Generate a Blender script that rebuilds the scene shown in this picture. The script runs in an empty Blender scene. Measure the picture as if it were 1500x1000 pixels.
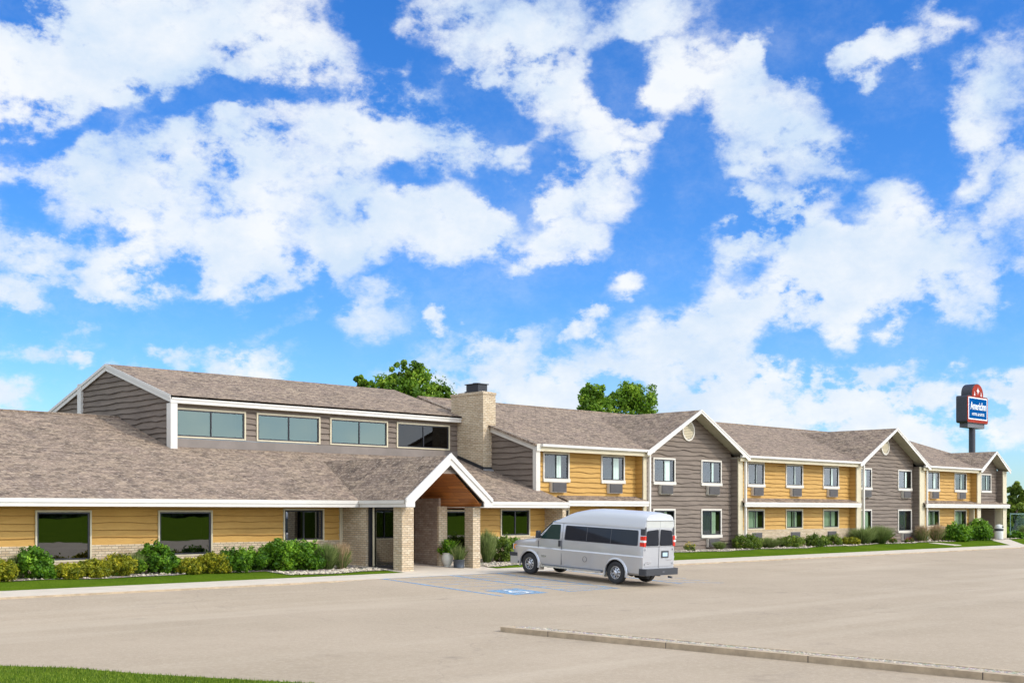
import bpy, bmesh, math, random
import numpy as np
from mathutils import Vector, Matrix
R = math.radians
C = bpy.context.scene.collection
scene = bpy.context.scene

# ------------------------------------------------------------------ camera
cam_d = bpy.data.cameras.new("camera"); cam = bpy.data.objects.new("camera", cam_d); C.objects.link(cam)
cam.location = (0, 0, 2.25)
cam.rotation_euler = (R(90), 0, R(-45))
cam_d.sensor_width = 36; cam_d.lens = 43.2
cam_d.shift_y = (749 - 500) / 1500.0
cam_d.clip_start = 0.1; cam_d.clip_end = 6000
scene.camera = cam
scene.render.resolution_x = 1024; scene.render.resolution_y = 682

# ------------------------------------------------------------------ view
scene.view_settings.view_transform = 'Standard'
scene.view_settings.look = 'None'
scene.view_settings.exposure = 0.08
scene.view_settings.gamma = 1.0

# ------------------------------------------------------------------ sun
SUN_EL = 36.0
SUN_AZ = 26.0      # degrees from -Y towards +X
sx, sy, sz = math.sin(R(SUN_AZ)) * math.cos(R(SUN_EL)), -math.cos(R(SUN_AZ)) * math.cos(R(SUN_EL)), math.sin(R(SUN_EL))
sun_d = bpy.data.lights.new("sun", 'SUN'); sun = bpy.data.objects.new("sun", sun_d); C.objects.link(sun)
sun_d.energy = 2.0; sun_d.angle = R(2.5); sun_d.color = (1.0, 0.92, 0.80)
sun.rotation_euler = Vector((sx, sy, sz)).to_track_quat('Z', 'Y').to_euler()
sun.location = (20, -20, 60)

# ------------------------------------------------------------------ world: Nishita sky with clouds
world = bpy.data.worlds.new("World"); scene.world = world; world.use_nodes = True
wt = world.node_tree; wn = wt.nodes; wl = wt.links
for n in list(wn): wn.remove(n)
def WN(t, **kw):
    n = wn.new(t)
    for k, v in kw.items(): setattr(n, k, v)
    return n
def wmath(op, a, b=None, c=None, clamp=False):
    n = WN('ShaderNodeMath', operation=op); n.use_clamp = clamp
    for i, v in enumerate((a, b, c)):
        if v is None: continue
        if isinstance(v, (int, float)): n.inputs[i].default_value = v
        else: wl.new(v, n.inputs[i])
    return n.outputs[0]
sky = WN('ShaderNodeTexSky', sky_type='NISHITA'); sky.sun_disc = False
sky.sun_elevation = R(SUN_EL); sky.sun_rotation = math.atan2(sx, sy)
sky.altitude = 200; sky.air_density = 1.0; sky.dust_density = 0.3; sky.ozone_density = 3.0
hs = WN('ShaderNodeHueSaturation'); hs.inputs['Saturation'].default_value = 1.3; hs.inputs['Value'].default_value = 1.0
wl.new(sky.outputs[0], hs.inputs['Color'])
tint = WN('ShaderNodeMix', data_type='RGBA', blend_type='MULTIPLY'); tint.inputs[0].default_value = 1.0
wl.new(hs.outputs[0], tint.inputs[6]); tint.inputs[7].default_value = (1.0, 1.34, 1.85, 1)
tc = WN('ShaderNodeTexCoord')
sep = WN('ShaderNodeSeparateXYZ'); wl.new(tc.outputs['Generated'], sep.inputs[0])
az = wmath('ARCTAN2', sep.outputs[1], sep.outputs[0])
U = wmath('MULTIPLY', wmath('SUBTRACT', math.pi / 4, az), 180 / math.pi)
V = wmath('MULTIPLY', wmath('ARCSINE', sep.outputs[2]), 180 / math.pi)
P = WN('ShaderNodeCombineXYZ'); wl.new(U, P.inputs[0]); wl.new(V, P.inputs[1])
# ragged edges: warp the angular position with noise of the direction
def wnoise(vec, scale, detail, rough, dim='3D'):
    n = WN('ShaderNodeTexNoise'); n.inputs['Scale'].default_value = scale
    n.inputs['Detail'].default_value = detail; n.inputs['Roughness'].default_value = rough
    wl.new(vec, n.inputs['Vector']); return n
st = WN('ShaderNodeMapping'); st.inputs['Scale'].default_value = (1, 1, 1.5)
wl.new(tc.outputs['Generated'], st.inputs['Vector'])
n1 = wnoise(st.outputs[0], 10.0, 12, 0.62)
sb = WN('ShaderNodeVectorMath', operation='SUBTRACT'); wl.new(n1.outputs['Color'], sb.inputs[0]); sb.inputs[1].default_value = (.5, .5, .5)
sc_ = WN('ShaderNodeVectorMath', operation='SCALE'); wl.new(sb.outputs[0], sc_.inputs[0]); sc_.inputs['Scale'].default_value = 6.5
ad = WN('ShaderNodeVectorMath', operation='ADD'); wl.new(P.outputs[0], ad.inputs[0]); wl.new(sc_.outputs[0], ad.inputs[1])
PW = ad.outputs[0]
CL = [  # cloud banks: centre, radii, tilt, weight (in pixels of view angle, 31.4 to the degree)
 (40,60,260,130,-5,1.2),(250,45,270,88,-8,1.15),(430,60,100,80,0,1),(0,130,140,65,-15,1),
 (110,265,100,80,0,1),(170,385,90,55,0,.95),(60,375,60,35,0,.85),(320,250,190,85,-5,1.1),(350,330,190,90,0,1.1),
 (560,185,190,75,14,1.0),(660,205,120,50,15,.95),(600,320,190,75,3,1.05),(480,385,130,65,-25,1),(370,400,110,65,0,.9),
 (435,465,70,28,-25,.85),(560,100,50,50,0,.75),(220,300,140,80,0,1),
 (30,445,62,42,0,.95),(75,495,60,22,0,.8),(555,455,72,36,-10,.85),(650,468,16,20,0,.75),(15,580,55,34,20,.9),(0,325,60,50,0,.9),
 (365,540,55,24,0,.85),(240,532,50,18,0,.8),(130,528,24,14,0,.8),
 (655,35,80,75,0,.95),(770,60,110,70,0,.95),(830,125,80,60,40,.95),(880,175,70,34,40,.9),(940,193,38,22,10,.85),(930,18,80,36,-15,.85),(670,105,55,24,0,.75),
 (895,235,62,34,5,.85),(845,285,95,42,-10,.9),(815,350,42,30,0,.85),(765,388,50,22,-30,.75),(915,415,60,24,-25,.85),(868,484,30,15,0,.85),
 (1010,120,70,70,30,.95),(1065,140,110,55,35,1),(1150,195,105,62,35,1.05),(1195,215,60,50,0,.95),(1100,85,62,26,-40,.85),(1215,262,52,18,20,.7),
 (1290,72,90,28,-10,.9),(1380,25,50,22,20,.65),(1465,120,95,45,-55,.9),(1435,190,75,45,-60,.95),(1410,240,45,32,0,.8),(1485,265,45,65,0,.95),
 (1300,310,42,42,30,.85),(1355,320,45,34,0,.85),(1130,335,95,66,10,1.35),(1230,400,190,76,-3,1.5),(1290,385,100,66,20,1.35),(1362,430,45,40,0,.9),
 (1080,445,100,45,-20,1.1),(1040,490,85,65,-20,1.1),(1010,540,105,60,0,1),(885,555,170,48,5,1.1),(720,545,90,50,-10,1),(765,500,65,26,-25,.75),
 (800,580,190,48,0,1.55),(1090,575,75,60,0,1.55),(1230,580,160,62,0,1.55),(1375,570,140,48,0,1.55),(1475,580,110,52,0,1.55),(1430,620,190,50,0,1.55),
 (1100,625,200,48,0,1.55),(1260,640,200,50,0,1.55),(1600,300,120,80,-40,1),(1640,120,120,60,-20,1),(-120,250,120,90,0,1),(-150,480,120,50,0,1),(1650,560,180,60,0,1.1)]
GAPS = [  # openings of blue between them
 (412,122,62,20,-12,1),(340,146,60,18,-18,1),(265,168,85,24,-18,1),(150,180,60,16,-25,.8),(70,205,65,20,-30,1),(540,35,40,52,0,1),(622,88,36,46,0,1),(705,148,75,28,10,1),
 (590,250,46,22,0,1),(715,246,62,22,10,1),(527,297,18,20,0,.9),(440,348,22,34,0,.9),(40,312,38,36,0,.9),(176,335,24,18,0,.9),(660,425,130,36,-5,1),(390,462,46,26,0,1),(300,460,50,24,0,.8),
 (925,118,40,66,-20,1),(1160,30,95,38,0,1),(1150,90,62,22,35,.8),(1310,190,80,80,0,1),(1098,400,38,22,0,1),(1146,500,52,36,0,1),(1310,490,75,32,0,1),(1000,320,60,110,0,1),(740,450,80,32,0,1),
 (840,425,50,30,0,.8),(1235,330,60,20,20,.7),(780,270,24,60,20,.8),(120,440,60,22,0,.9),(1400,520,90,22,0,.6),(1290,540,60,10,0,.3)]
def blobs(L):
    fld = None
    for (cx, cy, rx, ry, rot, w) in L:
        dx = cx - 750
        u0 = math.degrees(math.atan(dx / 1800)); v0 = math.degrees(math.atan((749 - cy) / math.hypot(1800, dx)))
        k = 1.5 * math.cos(R(u0))
        m = WN('ShaderNodeMapping', vector_type='TEXTURE')
        m.inputs['Location'].default_value = (u0, v0, 0); m.inputs['Rotation'].default_value = (0, 0, R(-rot))
        m.inputs['Scale'].default_value = (rx / 31.4 * k, ry / 31.4 * k, 1)
        wl.new(PW, m.inputs['Vector'])
        g = WN('ShaderNodeTexGradient', gradient_type='SPHERICAL'); wl.new(m.outputs[0], g.inputs[0])
        g2 = wmath('MULTIPLY', g.outputs['Fac'], w)
        fld = g2 if fld is None else wmath('MAXIMUM', fld, g2)
    return fld
fld = wmath('SUBTRACT', wmath('MINIMUM', blobs(CL), 0.9), wmath('MULTIPLY', blobs(GAPS), 0.72))
# elsewhere round the sky (seen in reflections) broken cloud, boosted later as fill light
n3 = wnoise(tc.outputs['Generated'], 3.2, 5, 0.5)
away = wmath('LESS_THAN', wmath('COSINE', wmath('SUBTRACT', math.pi / 4, az)), 0.80)
fa = wmath('MULTIPLY', wmath('MULTIPLY', wmath('SUBTRACT', n3.outputs['Fac'], 0.36), 4.0), away)
fld = wmath('MAXIMUM', fld, fa)
n2 = wnoise(st.outputs[0], 11.0, 14, 0.72)
n5 = wnoise(st.outputs[0], 5.0, 8, 0.60)
rag = wmath('ADD', wmath('MULTIPLY', wmath('SUBTRACT', n2.outputs['Fac'], 0.50), 1.7), wmath('MULTIPLY', wmath('SUBTRACT', n5.outputs['Fac'], 0.47), 1.0))
dens = WN('ShaderNodeMapRange', interpolation_type='SMOOTHSTEP')
dens.inputs['From Min'].default_value = 0.12; dens.inputs['From Max'].default_value = 0.75
dsum = wmath('ADD', fld, rag)
wl.new(dsum, dens.inputs['Value'])
gate = wmath('MULTIPLY', wmath('ADD', fld, 0.12), 2.2, clamp=True)
veil = WN('ShaderNodeMapRange', interpolation_type='SMOOTHSTEP')
veil.inputs['From Min'].default_value = -0.10; veil.inputs['From Max'].default_value = 0.42
wl.new(dsum, veil.inputs['Value'])
soft = wmath('ADD', wmath('MULTIPLY', dens.outputs[0], 0.55), wmath('MULTIPLY', veil.outputs[0], 0.42))
mask = wmath('MULTIPLY', soft, gate)
n4 = wnoise(st.outputs[0], 9.0, 9, 0.62)
shade = WN('ShaderNodeMapRange'); shade.inputs['From Min'].default_value = 0.36; shade.inputs['From Max'].default_value = 0.60
wl.new(n4.outputs['Fac'], shade.inputs['Value'])
ccol = WN('ShaderNodeMix', data_type='RGBA'); wl.new(shade.outputs[0], ccol.inputs[0])
ccol.inputs[6].default_value = (6.3, 7.6, 9.2, 1); ccol.inputs[7].default_value = (9.0, 9.3, 9.6, 1)
lit = WN('ShaderNodeVectorMath', operation='SCALE'); wl.new(ccol.outputs[2], lit.inputs[0])
sdot = wmath('MAXIMUM', wmath('COSINE', wmath('SUBTRACT', az, math.atan2(sy, sx))), 0.0)
wl.new(wmath('ADD', wmath('MULTIPLY', wmath('MULTIPLY', away, wmath('ADD', sdot, 0.2)), 2.2), 1.0), lit.inputs['Scale'])   # unseen clouds boosted, most towards the sun, to fill shaded walls
mx = WN('ShaderNodeMix', data_type='RGBA'); wl.new(mask, mx.inputs[0])
wl.new(tint.outputs[2], mx.inputs[6]); wl.new(lit.outputs[0], mx.inputs[7])
bg = WN('ShaderNodeBackground'); bg.inputs['Strength'].default_value = 0.10
wl.new(mx.outputs[2], bg.inputs['Color'])
wo = WN('ShaderNodeOutputWorld'); wl.new(bg.outputs[0], wo.inputs['Surface'])

# ------------------------------------------------------------------ materials
MAT = {}
class NT:
    def __init__(s, name):
        s.m = bpy.data.materials.new(name); s.m.use_nodes = True; s.t = s.m.node_tree
        s.b = s.t.nodes['Principled BSDF']; s.out = s.t.nodes['Material Output']
        MAT[name] = s.m
    def n(s, t, **kw):
        x = s.t.nodes.new(t)
        for k, v in kw.items(): setattr(x, k, v)
        return x
    def l(s, a, b): s.t.links.new(a, b)
    def uv(s): return s.n('ShaderNodeTexCoord').outputs['UV']
    def obj(s): return s.n('ShaderNodeTexCoord').outputs['Object']
    def mapping(s, v, scale, rot=(0, 0, 0)):
        m = s.n('ShaderNodeMapping'); m.inputs['Scale'].default_value = scale; m.inputs['Rotation'].default_value = rot
        s.l(v, m.inputs['Vector']); return m.outputs[0]
    def noise(s, v, scale, detail=4, rough=.5):
        x = s.n('ShaderNodeTexNoise'); x.inputs['Scale'].default_value = scale; x.inputs['Detail'].default_value = detail
        x.inputs['Roughness'].default_value = rough
        if v is not None: s.l(v, x.inputs['Vector'])
        return x.outputs['Fac']
    def ramp(s, f, stops):
        r = s.n('ShaderNodeValToRGB'); s.l(f, r.inputs[0]); e = r.color_ramp.elements
        e[0].position = stops[0][0]; e[0].color = (*stops[0][1], 1)
        e[1].position = stops[-1][0]; e[1].color = (*stops[-1][1], 1)
        for p, c in stops[1:-1]:
            q = e.new(p); q.color = (*c, 1)
        return r.outputs[0]
    def mix(s, a, b, f, mode='MIX'):
        x = s.n('ShaderNodeMix', data_type='RGBA', blend_type=mode)
        for i, v in ((6, a), (7, b)):
            if isinstance(v, tuple): x.inputs[i].default_value = (*v, 1)
            else: s.l(v, x.inputs[i])
        if isinstance(f, (int, float)): x.inputs[0].default_value = f
        else: s.l(f, x.inputs[0])
        return x.outputs[2]
    def col(s, c):
        if isinstance(c, tuple): s.b.inputs['Base Color'].default_value = (*c, 1)
        else: s.l(c, s.b.inputs['Base Color'])
    def bump(s, h, dist, strength=1.0):
        b = s.n('ShaderNodeBump'); b.inputs['Distance'].default_value = dist; b.inputs['Strength'].default_value = strength
        s.l(h, b.inputs['Height']); s.l(b.outputs[0], s.b.inputs['Normal'])
    def set(s, **kw):
        for k, v in kw.items(): s.b.inputs[k.replace('_', ' ')].default_value = v
def simple(name, c, rough=.6, metal=0, var=.12, scale=3.0, spec=.5):
    m = NT(name)
    f = m.noise(m.obj(), scale, 5, .6)
    m.col(m.ramp(f, [(.3, tuple(x * (1 - var) for x in c)), (.7, tuple(min(1, x * (1 + var)) for x in c))]))
    m.set(Roughness=rough, Metallic=metal); m.b.inputs['Specular IOR Level'].default_value = spec
    return m
def siding_mat(name, c, c2):
    m = NT(name); uv = m.uv()
    a = m.noise(m.mapping(uv, (.7, 4.2, 1)), 1.0, 3, .6)
    g = m.noise(m.mapping(uv, (3, 60, 1)), 1.0, 4, .6)
    st = m.noise(m.mapping(uv, (.35, .25, 1)), 1.0, 3, .5)
    k = m.mix(m.ramp(a, [(.3, c), (.7, c2)]), tuple(x * .72 for x in c), m.ramp(g, [(.45, (0, 0, 0)), (.75, (.6, .6, .6))]))
    k = m.mix(k, tuple(min(1, x * 1.25) for x in c2), m.ramp(st, [(.5, (0, 0, 0)), (.8, (.4, .4, .4))]))
    m.col(k); m.set(Roughness=.75); m.bump(g, .004)
simple('lap_shade_ochre', (.26, .135, .028), .9, 0, .3, 4)  # painted shadow line and gap under the siding laps
simple('lap_shade_grey', (.075, .055, .044), .9, 0, .3, 4)
siding_mat('siding_yellow', (.46, .25, .055), (.56, .325, .082))
siding_mat('siding_grey', (.142, .105, .078), (.225, .172, .130))
simple('trim_white', (.64, .585, .50), .5, 0, .05, 1.5)
simple('gutter_white', (.64, .595, .53), .35, 0, .04, 1.5)
simple('trim_cream', (.58, .50, .34), .55, 0, .07, 1.5)
simple('soffit', (.42, .38, .30), .7, 0, .1, 2)
simple('band_grey', (.20, .165, .14), .7, 0, .15, 1.2)
simple('dark_frame', (.018, .018, .022), .35, 0, .1)
simple('dark_room', (.015, .015, .016), .9, 0, .2)
simple('ac_grille', (.085, .075, .072), .6, 0, .1)
simple('ac_case', (.60, .54, .45), .6, 0, .06)
simple('black_metal', (.02, .02, .024), .45, .3, .15)
simple('flashing', (.02, .02, .022), .6, 0, .2)
simple('galvanised', (.55, .57, .6), .35, .7, .1)
simple('concrete', (.56, .475, .37), .85, 0, .10, 2.0)
simple('kerb_concrete', (.42, .32, .21), .9, 0, .22, 4.0)
simple('pot_white', (.62, .60, .52), .45, 0, .08, 6)
simple('pot_dark', (.05, .06, .075), .4, 0, .1)
simple('bark', (.10, .07, .05), .9, 0, .3, 8)
m = simple('paint_blue', (.15, .37, .60), .7, 0, .2, 6); o = m.obj()
wr = m.n('ShaderNodeMixShader'); tb = m.n('ShaderNodeBsdfTransparent')
m.l(m.ramp(m.noise(o, 5, 6, .75), [(.40, (.75, .75, .75)), (.62, (.12, .12, .12))]), wr.inputs[0]); m.l(m.b.outputs[0], wr.inputs[1]); m.l(tb.outputs[0], wr.inputs[2]); m.l(wr.outputs[0], m.out.inputs['Surface'])
simple('paint_white', (.75, .77, .78), .7, 0, .1, 6)
simple('rubber', (.022, .022, .024), .75, 0, .2, 10)
simple('black_plastic', (.035, .036, .042), .5, 0, .1)
simple('chrome', (.62, .63, .66), .22, .85, .04)
simple('lamp_red', (.62, .035, .02), .2, 0, .05)
simple('lamp_clear', (.75, .72, .68), .15, 0, .05)
simple('lamp_amber', (.75, .25, .03), .25, 0, .05)
simple('cap_panel', (.50, .50, .46), .5, 0, .05)
simple('seam', (.10, .10, .11), .6, 0, .1)
simple('sign_dark', (.035, .035, .045), .5, 0, .15, 1)
simple('sign_skirt', (.10, .10, .11), .5, 0, .15, 1)
simple('sign_red', (.32, .05, .035), 1.0, 0, .2, 2, spec=0)
simple('sign_blue', (.003, .075, .25), 1.0, 0, .06, 1, spec=0)
simple('sign_white', (.85, .85, .85), .4, 0, .03, 1, spec=.1)
simple('fence_metal', (.16, .26, .25), .5, .4, .1)
simple('stone', (.52, .44, .33), .8, 0, .25, 9)
simple('cast_iron', (.07, .04, .03), .8, 0, .2)
simple('can_white', (.66, .66, .62), .5, 0, .06)
simple('flower_red', (.50, .03, .05), .6, 0, .3, 20)
simple('flower_yellow', (.70, .55, .04), .6, 0, .2, 20)
simple('flower_pink', (.75, .35, .30), .6, 0, .2, 20)
simple('grass_tan', (.42, .28, .15), .8, 0, .25, 12)
# brick
m = NT('brick'); uv = m.uv()
b = m.n('ShaderNodeTexBrick'); b.inputs['Scale'].default_value = 1.0
b.inputs['Brick Width'].default_value = .24; b.inputs['Row Height'].default_value = .083; b.inputs['Mortar Size'].default_value = .011
b.inputs['Mortar Smooth'].default_value = .2; b.inputs['Bias'].default_value = -.1
b.inputs['Color1'].default_value = (.52, .385, .235, 1); b.inputs['Color2'].default_value = (.69, .56, .38, 1); b.inputs['Mortar'].default_value = (.30, .235, .165, 1)
m.l(uv, b.inputs['Vector'])
f = m.noise(uv, 1.3, 4, .6); f2 = m.noise(uv, 14, 2, .5)
k = m.mix(b.outputs['Color'], (.30, .20, .13), m.ramp(f, [(.45, (0, 0, 0)), (.8, (.35, .35, .35))]))
k = m.mix(k, (.75, .66, .50), m.ramp(f2, [(.5, (0, 0, 0)), (.75, (.35, .35, .35))]))
m.col(k); m.set(Roughness=.85)
inv = m.n('ShaderNodeMath', operation='SUBTRACT'); inv.inputs[0].default_value = 1; m.l(b.outputs['Fac'], inv.inputs[1])
m.bump(inv.outputs[0], .008)
# darker copy of the brick, with the porch shade painted in
m = NT('brick_shaded'); uv = m.uv()
b = m.n('ShaderNodeTexBrick'); b.inputs['Scale'].default_value = 1.0
b.inputs['Brick Width'].default_value = .24; b.inputs['Row Height'].default_value = .083; b.inputs['Mortar Size'].default_value = .010
b.inputs['Color1'].default_value = (.30, .22, .17, 1); b.inputs['Color2'].default_value = (.44, .35, .27, 1); b.inputs['Mortar'].default_value = (.22, .18, .14, 1)
m.l(uv, b.inputs['Vector']); f = m.noise(uv, 5, 4, .7)
m.col(m.mix(b.outputs['Color'], (.18, .12, .09), m.ramp(f, [(.45, (0, 0, 0)), (.7, (.6, .6, .6))]))); m.set(Roughness=.9)
# shingles
m = NT('shingles'); uv = m.uv()
wb = m.n('ShaderNodeVectorMath', operation='ADD')
nz = m.n('ShaderNodeTexNoise'); nz.inputs['Scale'].default_value = 2.2; m.l(uv, nz.inputs['Vector'])
s2 = m.n('ShaderNodeVectorMath', operation='SCALE'); s2.inputs['Scale'].default_value = .05; m.l(nz.outputs['Color'], s2.inputs[0])
m.l(uv, wb.inputs[0]); m.l(s2.outputs[0], wb.inputs[1])
def shb(w, off, c1, c2, mo):
    b = m.n('ShaderNodeTexBrick'); b.inputs['Scale'].default_value = 1.0; b.offset = off
    b.inputs['Brick Width'].default_value = w; b.inputs['Row Height'].default_value = .17; b.inputs['Mortar Size'].default_value = mo
    b.inputs['Mortar Smooth'].default_value = .5
    b.inputs['Color1'].default_value = (*c1, 1); b.inputs['Color2'].default_value = (*c2, 1); b.inputs['Mortar'].default_value = (.10, .075, .06, 1)
    m.l(wb.outputs[0], b.inputs['Vector']); return b
b1 = shb(.33, .37, (.075, .05, .038), (.40, .29, .195), .014)
b2 = shb(.21, .61, (.07, .05, .042), (.42, .315, .215), .0)
k = m.mix(b1.outputs['Color'], b2.outputs['Color'], .38)
f = m.noise(uv, .9, 3, .5)
k = m.mix(k, (.30, .21, .165), m.ramp(f, [(.4, (0, 0, 0)), (.7, (.35, .35, .35))]))
f = m.noise(m.mapping(uv, (5, 9, 1)), 1, 3, .6)
k = m.mix(k, (.40, .32, .245), m.ramp(f, [(.54, (0, 0, 0)), (.75, (.6, .6, .6))]))
f = m.noise(m.mapping(uv, (.35, .12, 1)), 1, 4, .6)
k = m.mix(k, (.20, .155, .13), m.ramp(f, [(.5, (0, 0, 0)), (.8, (.35, .35, .35))]))
f = m.noise(m.mapping(uv, (7, 13, 1)), 1, 2, .5)
k = m.mix(k, (.075, .05, .042), m.ramp(f, [(.50, (0, 0, 0)), (.68, (.45, .45, .45))]))
f = m.noise(m.mapping(uv, (6, 12, 1)), 1.3, 2, .5)
k = m.mix(k, (.56, .45, .34), m.ramp(f, [(.55, (0, 0, 0)), (.70, (.7, .7, .7))]))
m.col(k); m.set(Roughness=.95); m.b.inputs['Specular IOR Level'].default_value = .2
inv = m.n('ShaderNodeMath', operation='SUBTRACT'); inv.inputs[0].default_value = 1; m.l(b1.outputs['Fac'], inv.inputs[1])
m.bump(inv.outputs[0], .02)
# stained wood of the porch ceiling
m = NT('wood_brown'); uv = m.uv()
b = m.n('ShaderNodeTexBrick'); b.inputs['Scale'].default_value = 1.0; b.inputs['Brick Width'].default_value = 4.0; b.inputs['Row Height'].default_value = .2
b.inputs['Mortar Size'].default_value = .006; b.inputs['Color1'].default_value = (.36, .12, .027, 1); b.inputs['Color2'].default_value = (.54, .20, .045, 1); b.inputs['Mortar'].default_value = (.03, .012, .006, 1)
m.l(uv, b.inputs['Vector']); f = m.noise(m.mapping(uv, (1.5, 25, 1)), 1, 4, .6)
m.col(m.mix(b.outputs['Color'], (.12, .035, .01), m.ramp(f, [(.45, (0, 0, 0)), (.75, (.6, .6, .6))]))); m.set(Roughness=.45)
# parking lot
m = NT('parking_lot'); o = m.obj()
f = m.noise(m.mapping(o, (.22, .22, .22)), 1.0, 5, .55)
f1 = m.noise(m.mapping(o, (.9, .9, .9), (0, 0, R(45))), 1.0, 6, .65)
f2 = m.noise(o, 14, 3, .7); f3 = m.noise(o, 60, 2, .7)
k = m.ramp(f, [(.3, (.36, .28, .19)), (.7, (.43, .335, .235))])
k = m.mix(k, (.28, .215, .145), m.ramp(f1, [(.5, (0, 0, 0)), (.8, (.35, .35, .35))]))
k = m.mix(k, (.49, .395, .285), m.ramp(f2, [(.45, (0, 0, 0)), (.7, (.7, .7, .7))]))
k = m.mix(k, (.27, .21, .155), m.ramp(f3, [(.50, (0, 0, 0)), (.68, (.75, .75, .75))]))
vo = m.n('ShaderNodeTexVoronoi', feature='DISTANCE_TO_EDGE'); vo.inputs['Scale'].default_value = .09
wob = m.n('ShaderNodeTexNoise'); wob.inputs['Scale'].default_value = .6; wob.inputs['Detail'].default_value = 6; m.l(o, wob.inputs['Vector'])
ws = m.n('ShaderNodeVectorMath', operation='SCALE'); ws.inputs['Scale'].default_value = 3.0; m.l(wob.outputs['Color'], ws.inputs[0])
wa = m.n('ShaderNodeVectorMath', operation='ADD'); m.l(o, wa.inputs[0]); m.l(ws.outputs[0], wa.inputs[1]); m.l(wa.outputs[0], vo.inputs['Vector'])
k = m.mix(k, (.20, .16, .13), m.ramp(vo.outputs['Distance'], [(.0, (.3, .3, .3)), (.003, (0, 0, 0))]))
f4 = m.noise(m.mapping(o, (.05, .5, 1), (0, 0, R(8))), 1.0, 5, .6)
k = m.mix(k, (.54, .44, .325), m.ramp(f4, [(.52, (0, 0, 0)), (.72, (.35, .35, .35))]))
f5 = m.noise(m.mapping(o, (.32, .32, 1)), 1.7, 7, .7)
k = m.mix(k, (.20, .155, .115), m.ramp(f5, [(.60, (0, 0, 0)), (.74, (.42, .42, .42))]))
sp = m.n('ShaderNodeTexVoronoi'); sp.inputs['Scale'].default_value = .35; m.l(o, sp.inputs['Vector'])
k = m.mix(k, (.12, .10, .085), m.ramp(sp.outputs['Distance'], [(.0, (.4, .4, .4)), (.09, (0, 0, 0))]))
m.col(k); m.set(Roughness=.9); m.b.inputs['Specular IOR Level'].default_value = .25; m.bump(f3, .004)
# grass ground
m = NT('lawn'); o = m.obj()
f = m.noise(o, .5, 5, .6); f2 = m.noise(m.mapping(o, (6, 6, 6)), 3, 4, .7)
k = m.ramp(f, [(.3, (.07, .125, .008)), (.7, (.125, .185, .014))])
k = m.mix(k, (.022, .045, .008), m.ramp(f2, [(.45, (0, 0, 0)), (.7, (.7, .7, .7))]))
k = m.mix(k, (.14, .16, .03), m.ramp(m.noise(o, 2.5, 4, .7), [(.58, (0, 0, 0)), (.8, (.6, .6, .6))]))
m.col(k); m.set(Roughness=1); m.b.inputs['Specular IOR Level'].default_value = 0; m.bump(f2, .03)
# gravel bed base
m = NT('gravel'); o = m.obj()
vo = m.n('ShaderNodeTexVoronoi'); vo.inputs['Scale'].default_value = 14; m.l(o, vo.inputs['Vector'])
k = m.mix(m.ramp(vo.outputs['Distance'], [(.0, (.62, .54, .42)), (.6, (.16, .12, .08))]), vo.outputs['Color'], .12)
m.col(k); m.set(Roughness=.9)
m = NT('fine_gravel'); o = m.obj()
vo = m.n('ShaderNodeTexVoronoi'); vo.inputs['Scale'].default_value = 22; m.l(o, vo.inputs['Vector'])
k = m.mix(m.ramp(vo.outputs['Distance'], [(.0, (.58, .49, .37)), (.6, (.20, .15, .10))]), vo.outputs['Color'], .15)
m.col(k); m.set(Roughness=.9)
# leaves
def leaf_mat(name, c, c2, c3, scale=3.0, sub=.25):
    m = NT(name); o = m.obj()
    at = m.n('ShaderNodeAttribute'); at.attribute_name = 'tone'
    k = m.ramp(at.outputs['Fac'], [(.0, c), (.55, c2), (1.0, c3)])
    k = m.mix(k, tuple(x * .5 for x in c), m.ramp(m.noise(o, scale, 3, .6), [(.45, (0, 0, 0)), (.7, (.5, .5, .5))]))
    m.col(k); m.set(Roughness=.6); m.b.inputs['Specular IOR Level'].default_value = .3
    tr = m.n('ShaderNodeBsdfTranslucent'); m.l(k, tr.inputs['Color'])
    ms = m.n('ShaderNodeMixShader'); ms.inputs[0].default_value = sub
    m.l(m.b.outputs[0], ms.inputs[1]); m.l(tr.outputs[0], ms.inputs[2]); m.l(ms.outputs[0], m.out.inputs['Surface'])
leaf_mat('leaf_green', (.035, .10, .008), (.13, .28, .012), (.32, .52, .03), 3, .35)
leaf_mat('leaf_gold', (.08, .12, .008), (.33, .33, .015), (.68, .55, .03), 3, .3)
leaf_mat('leaf_wispy', (.08, .12, .03), (.20, .27, .07), (.40, .44, .16), 5, .35)
leaf_mat('leaf_dark', (.04, .075, .010), (.15, .23, .02), (.36, .42, .05), 3, .3)
leaf_mat('leaf_tree', (.06, .13, .010), (.18, .32, .02), (.42, .55, .05), .6, .42)
leaf_mat('leaf_wood', (.02, .05, .012), (.05, .09, .02), (.09, .14, .03), .2)
leaf_mat('blade', (.06, .12, .008), (.165, .25, .018), (.32, .38, .04), 1.0, .35)
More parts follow.
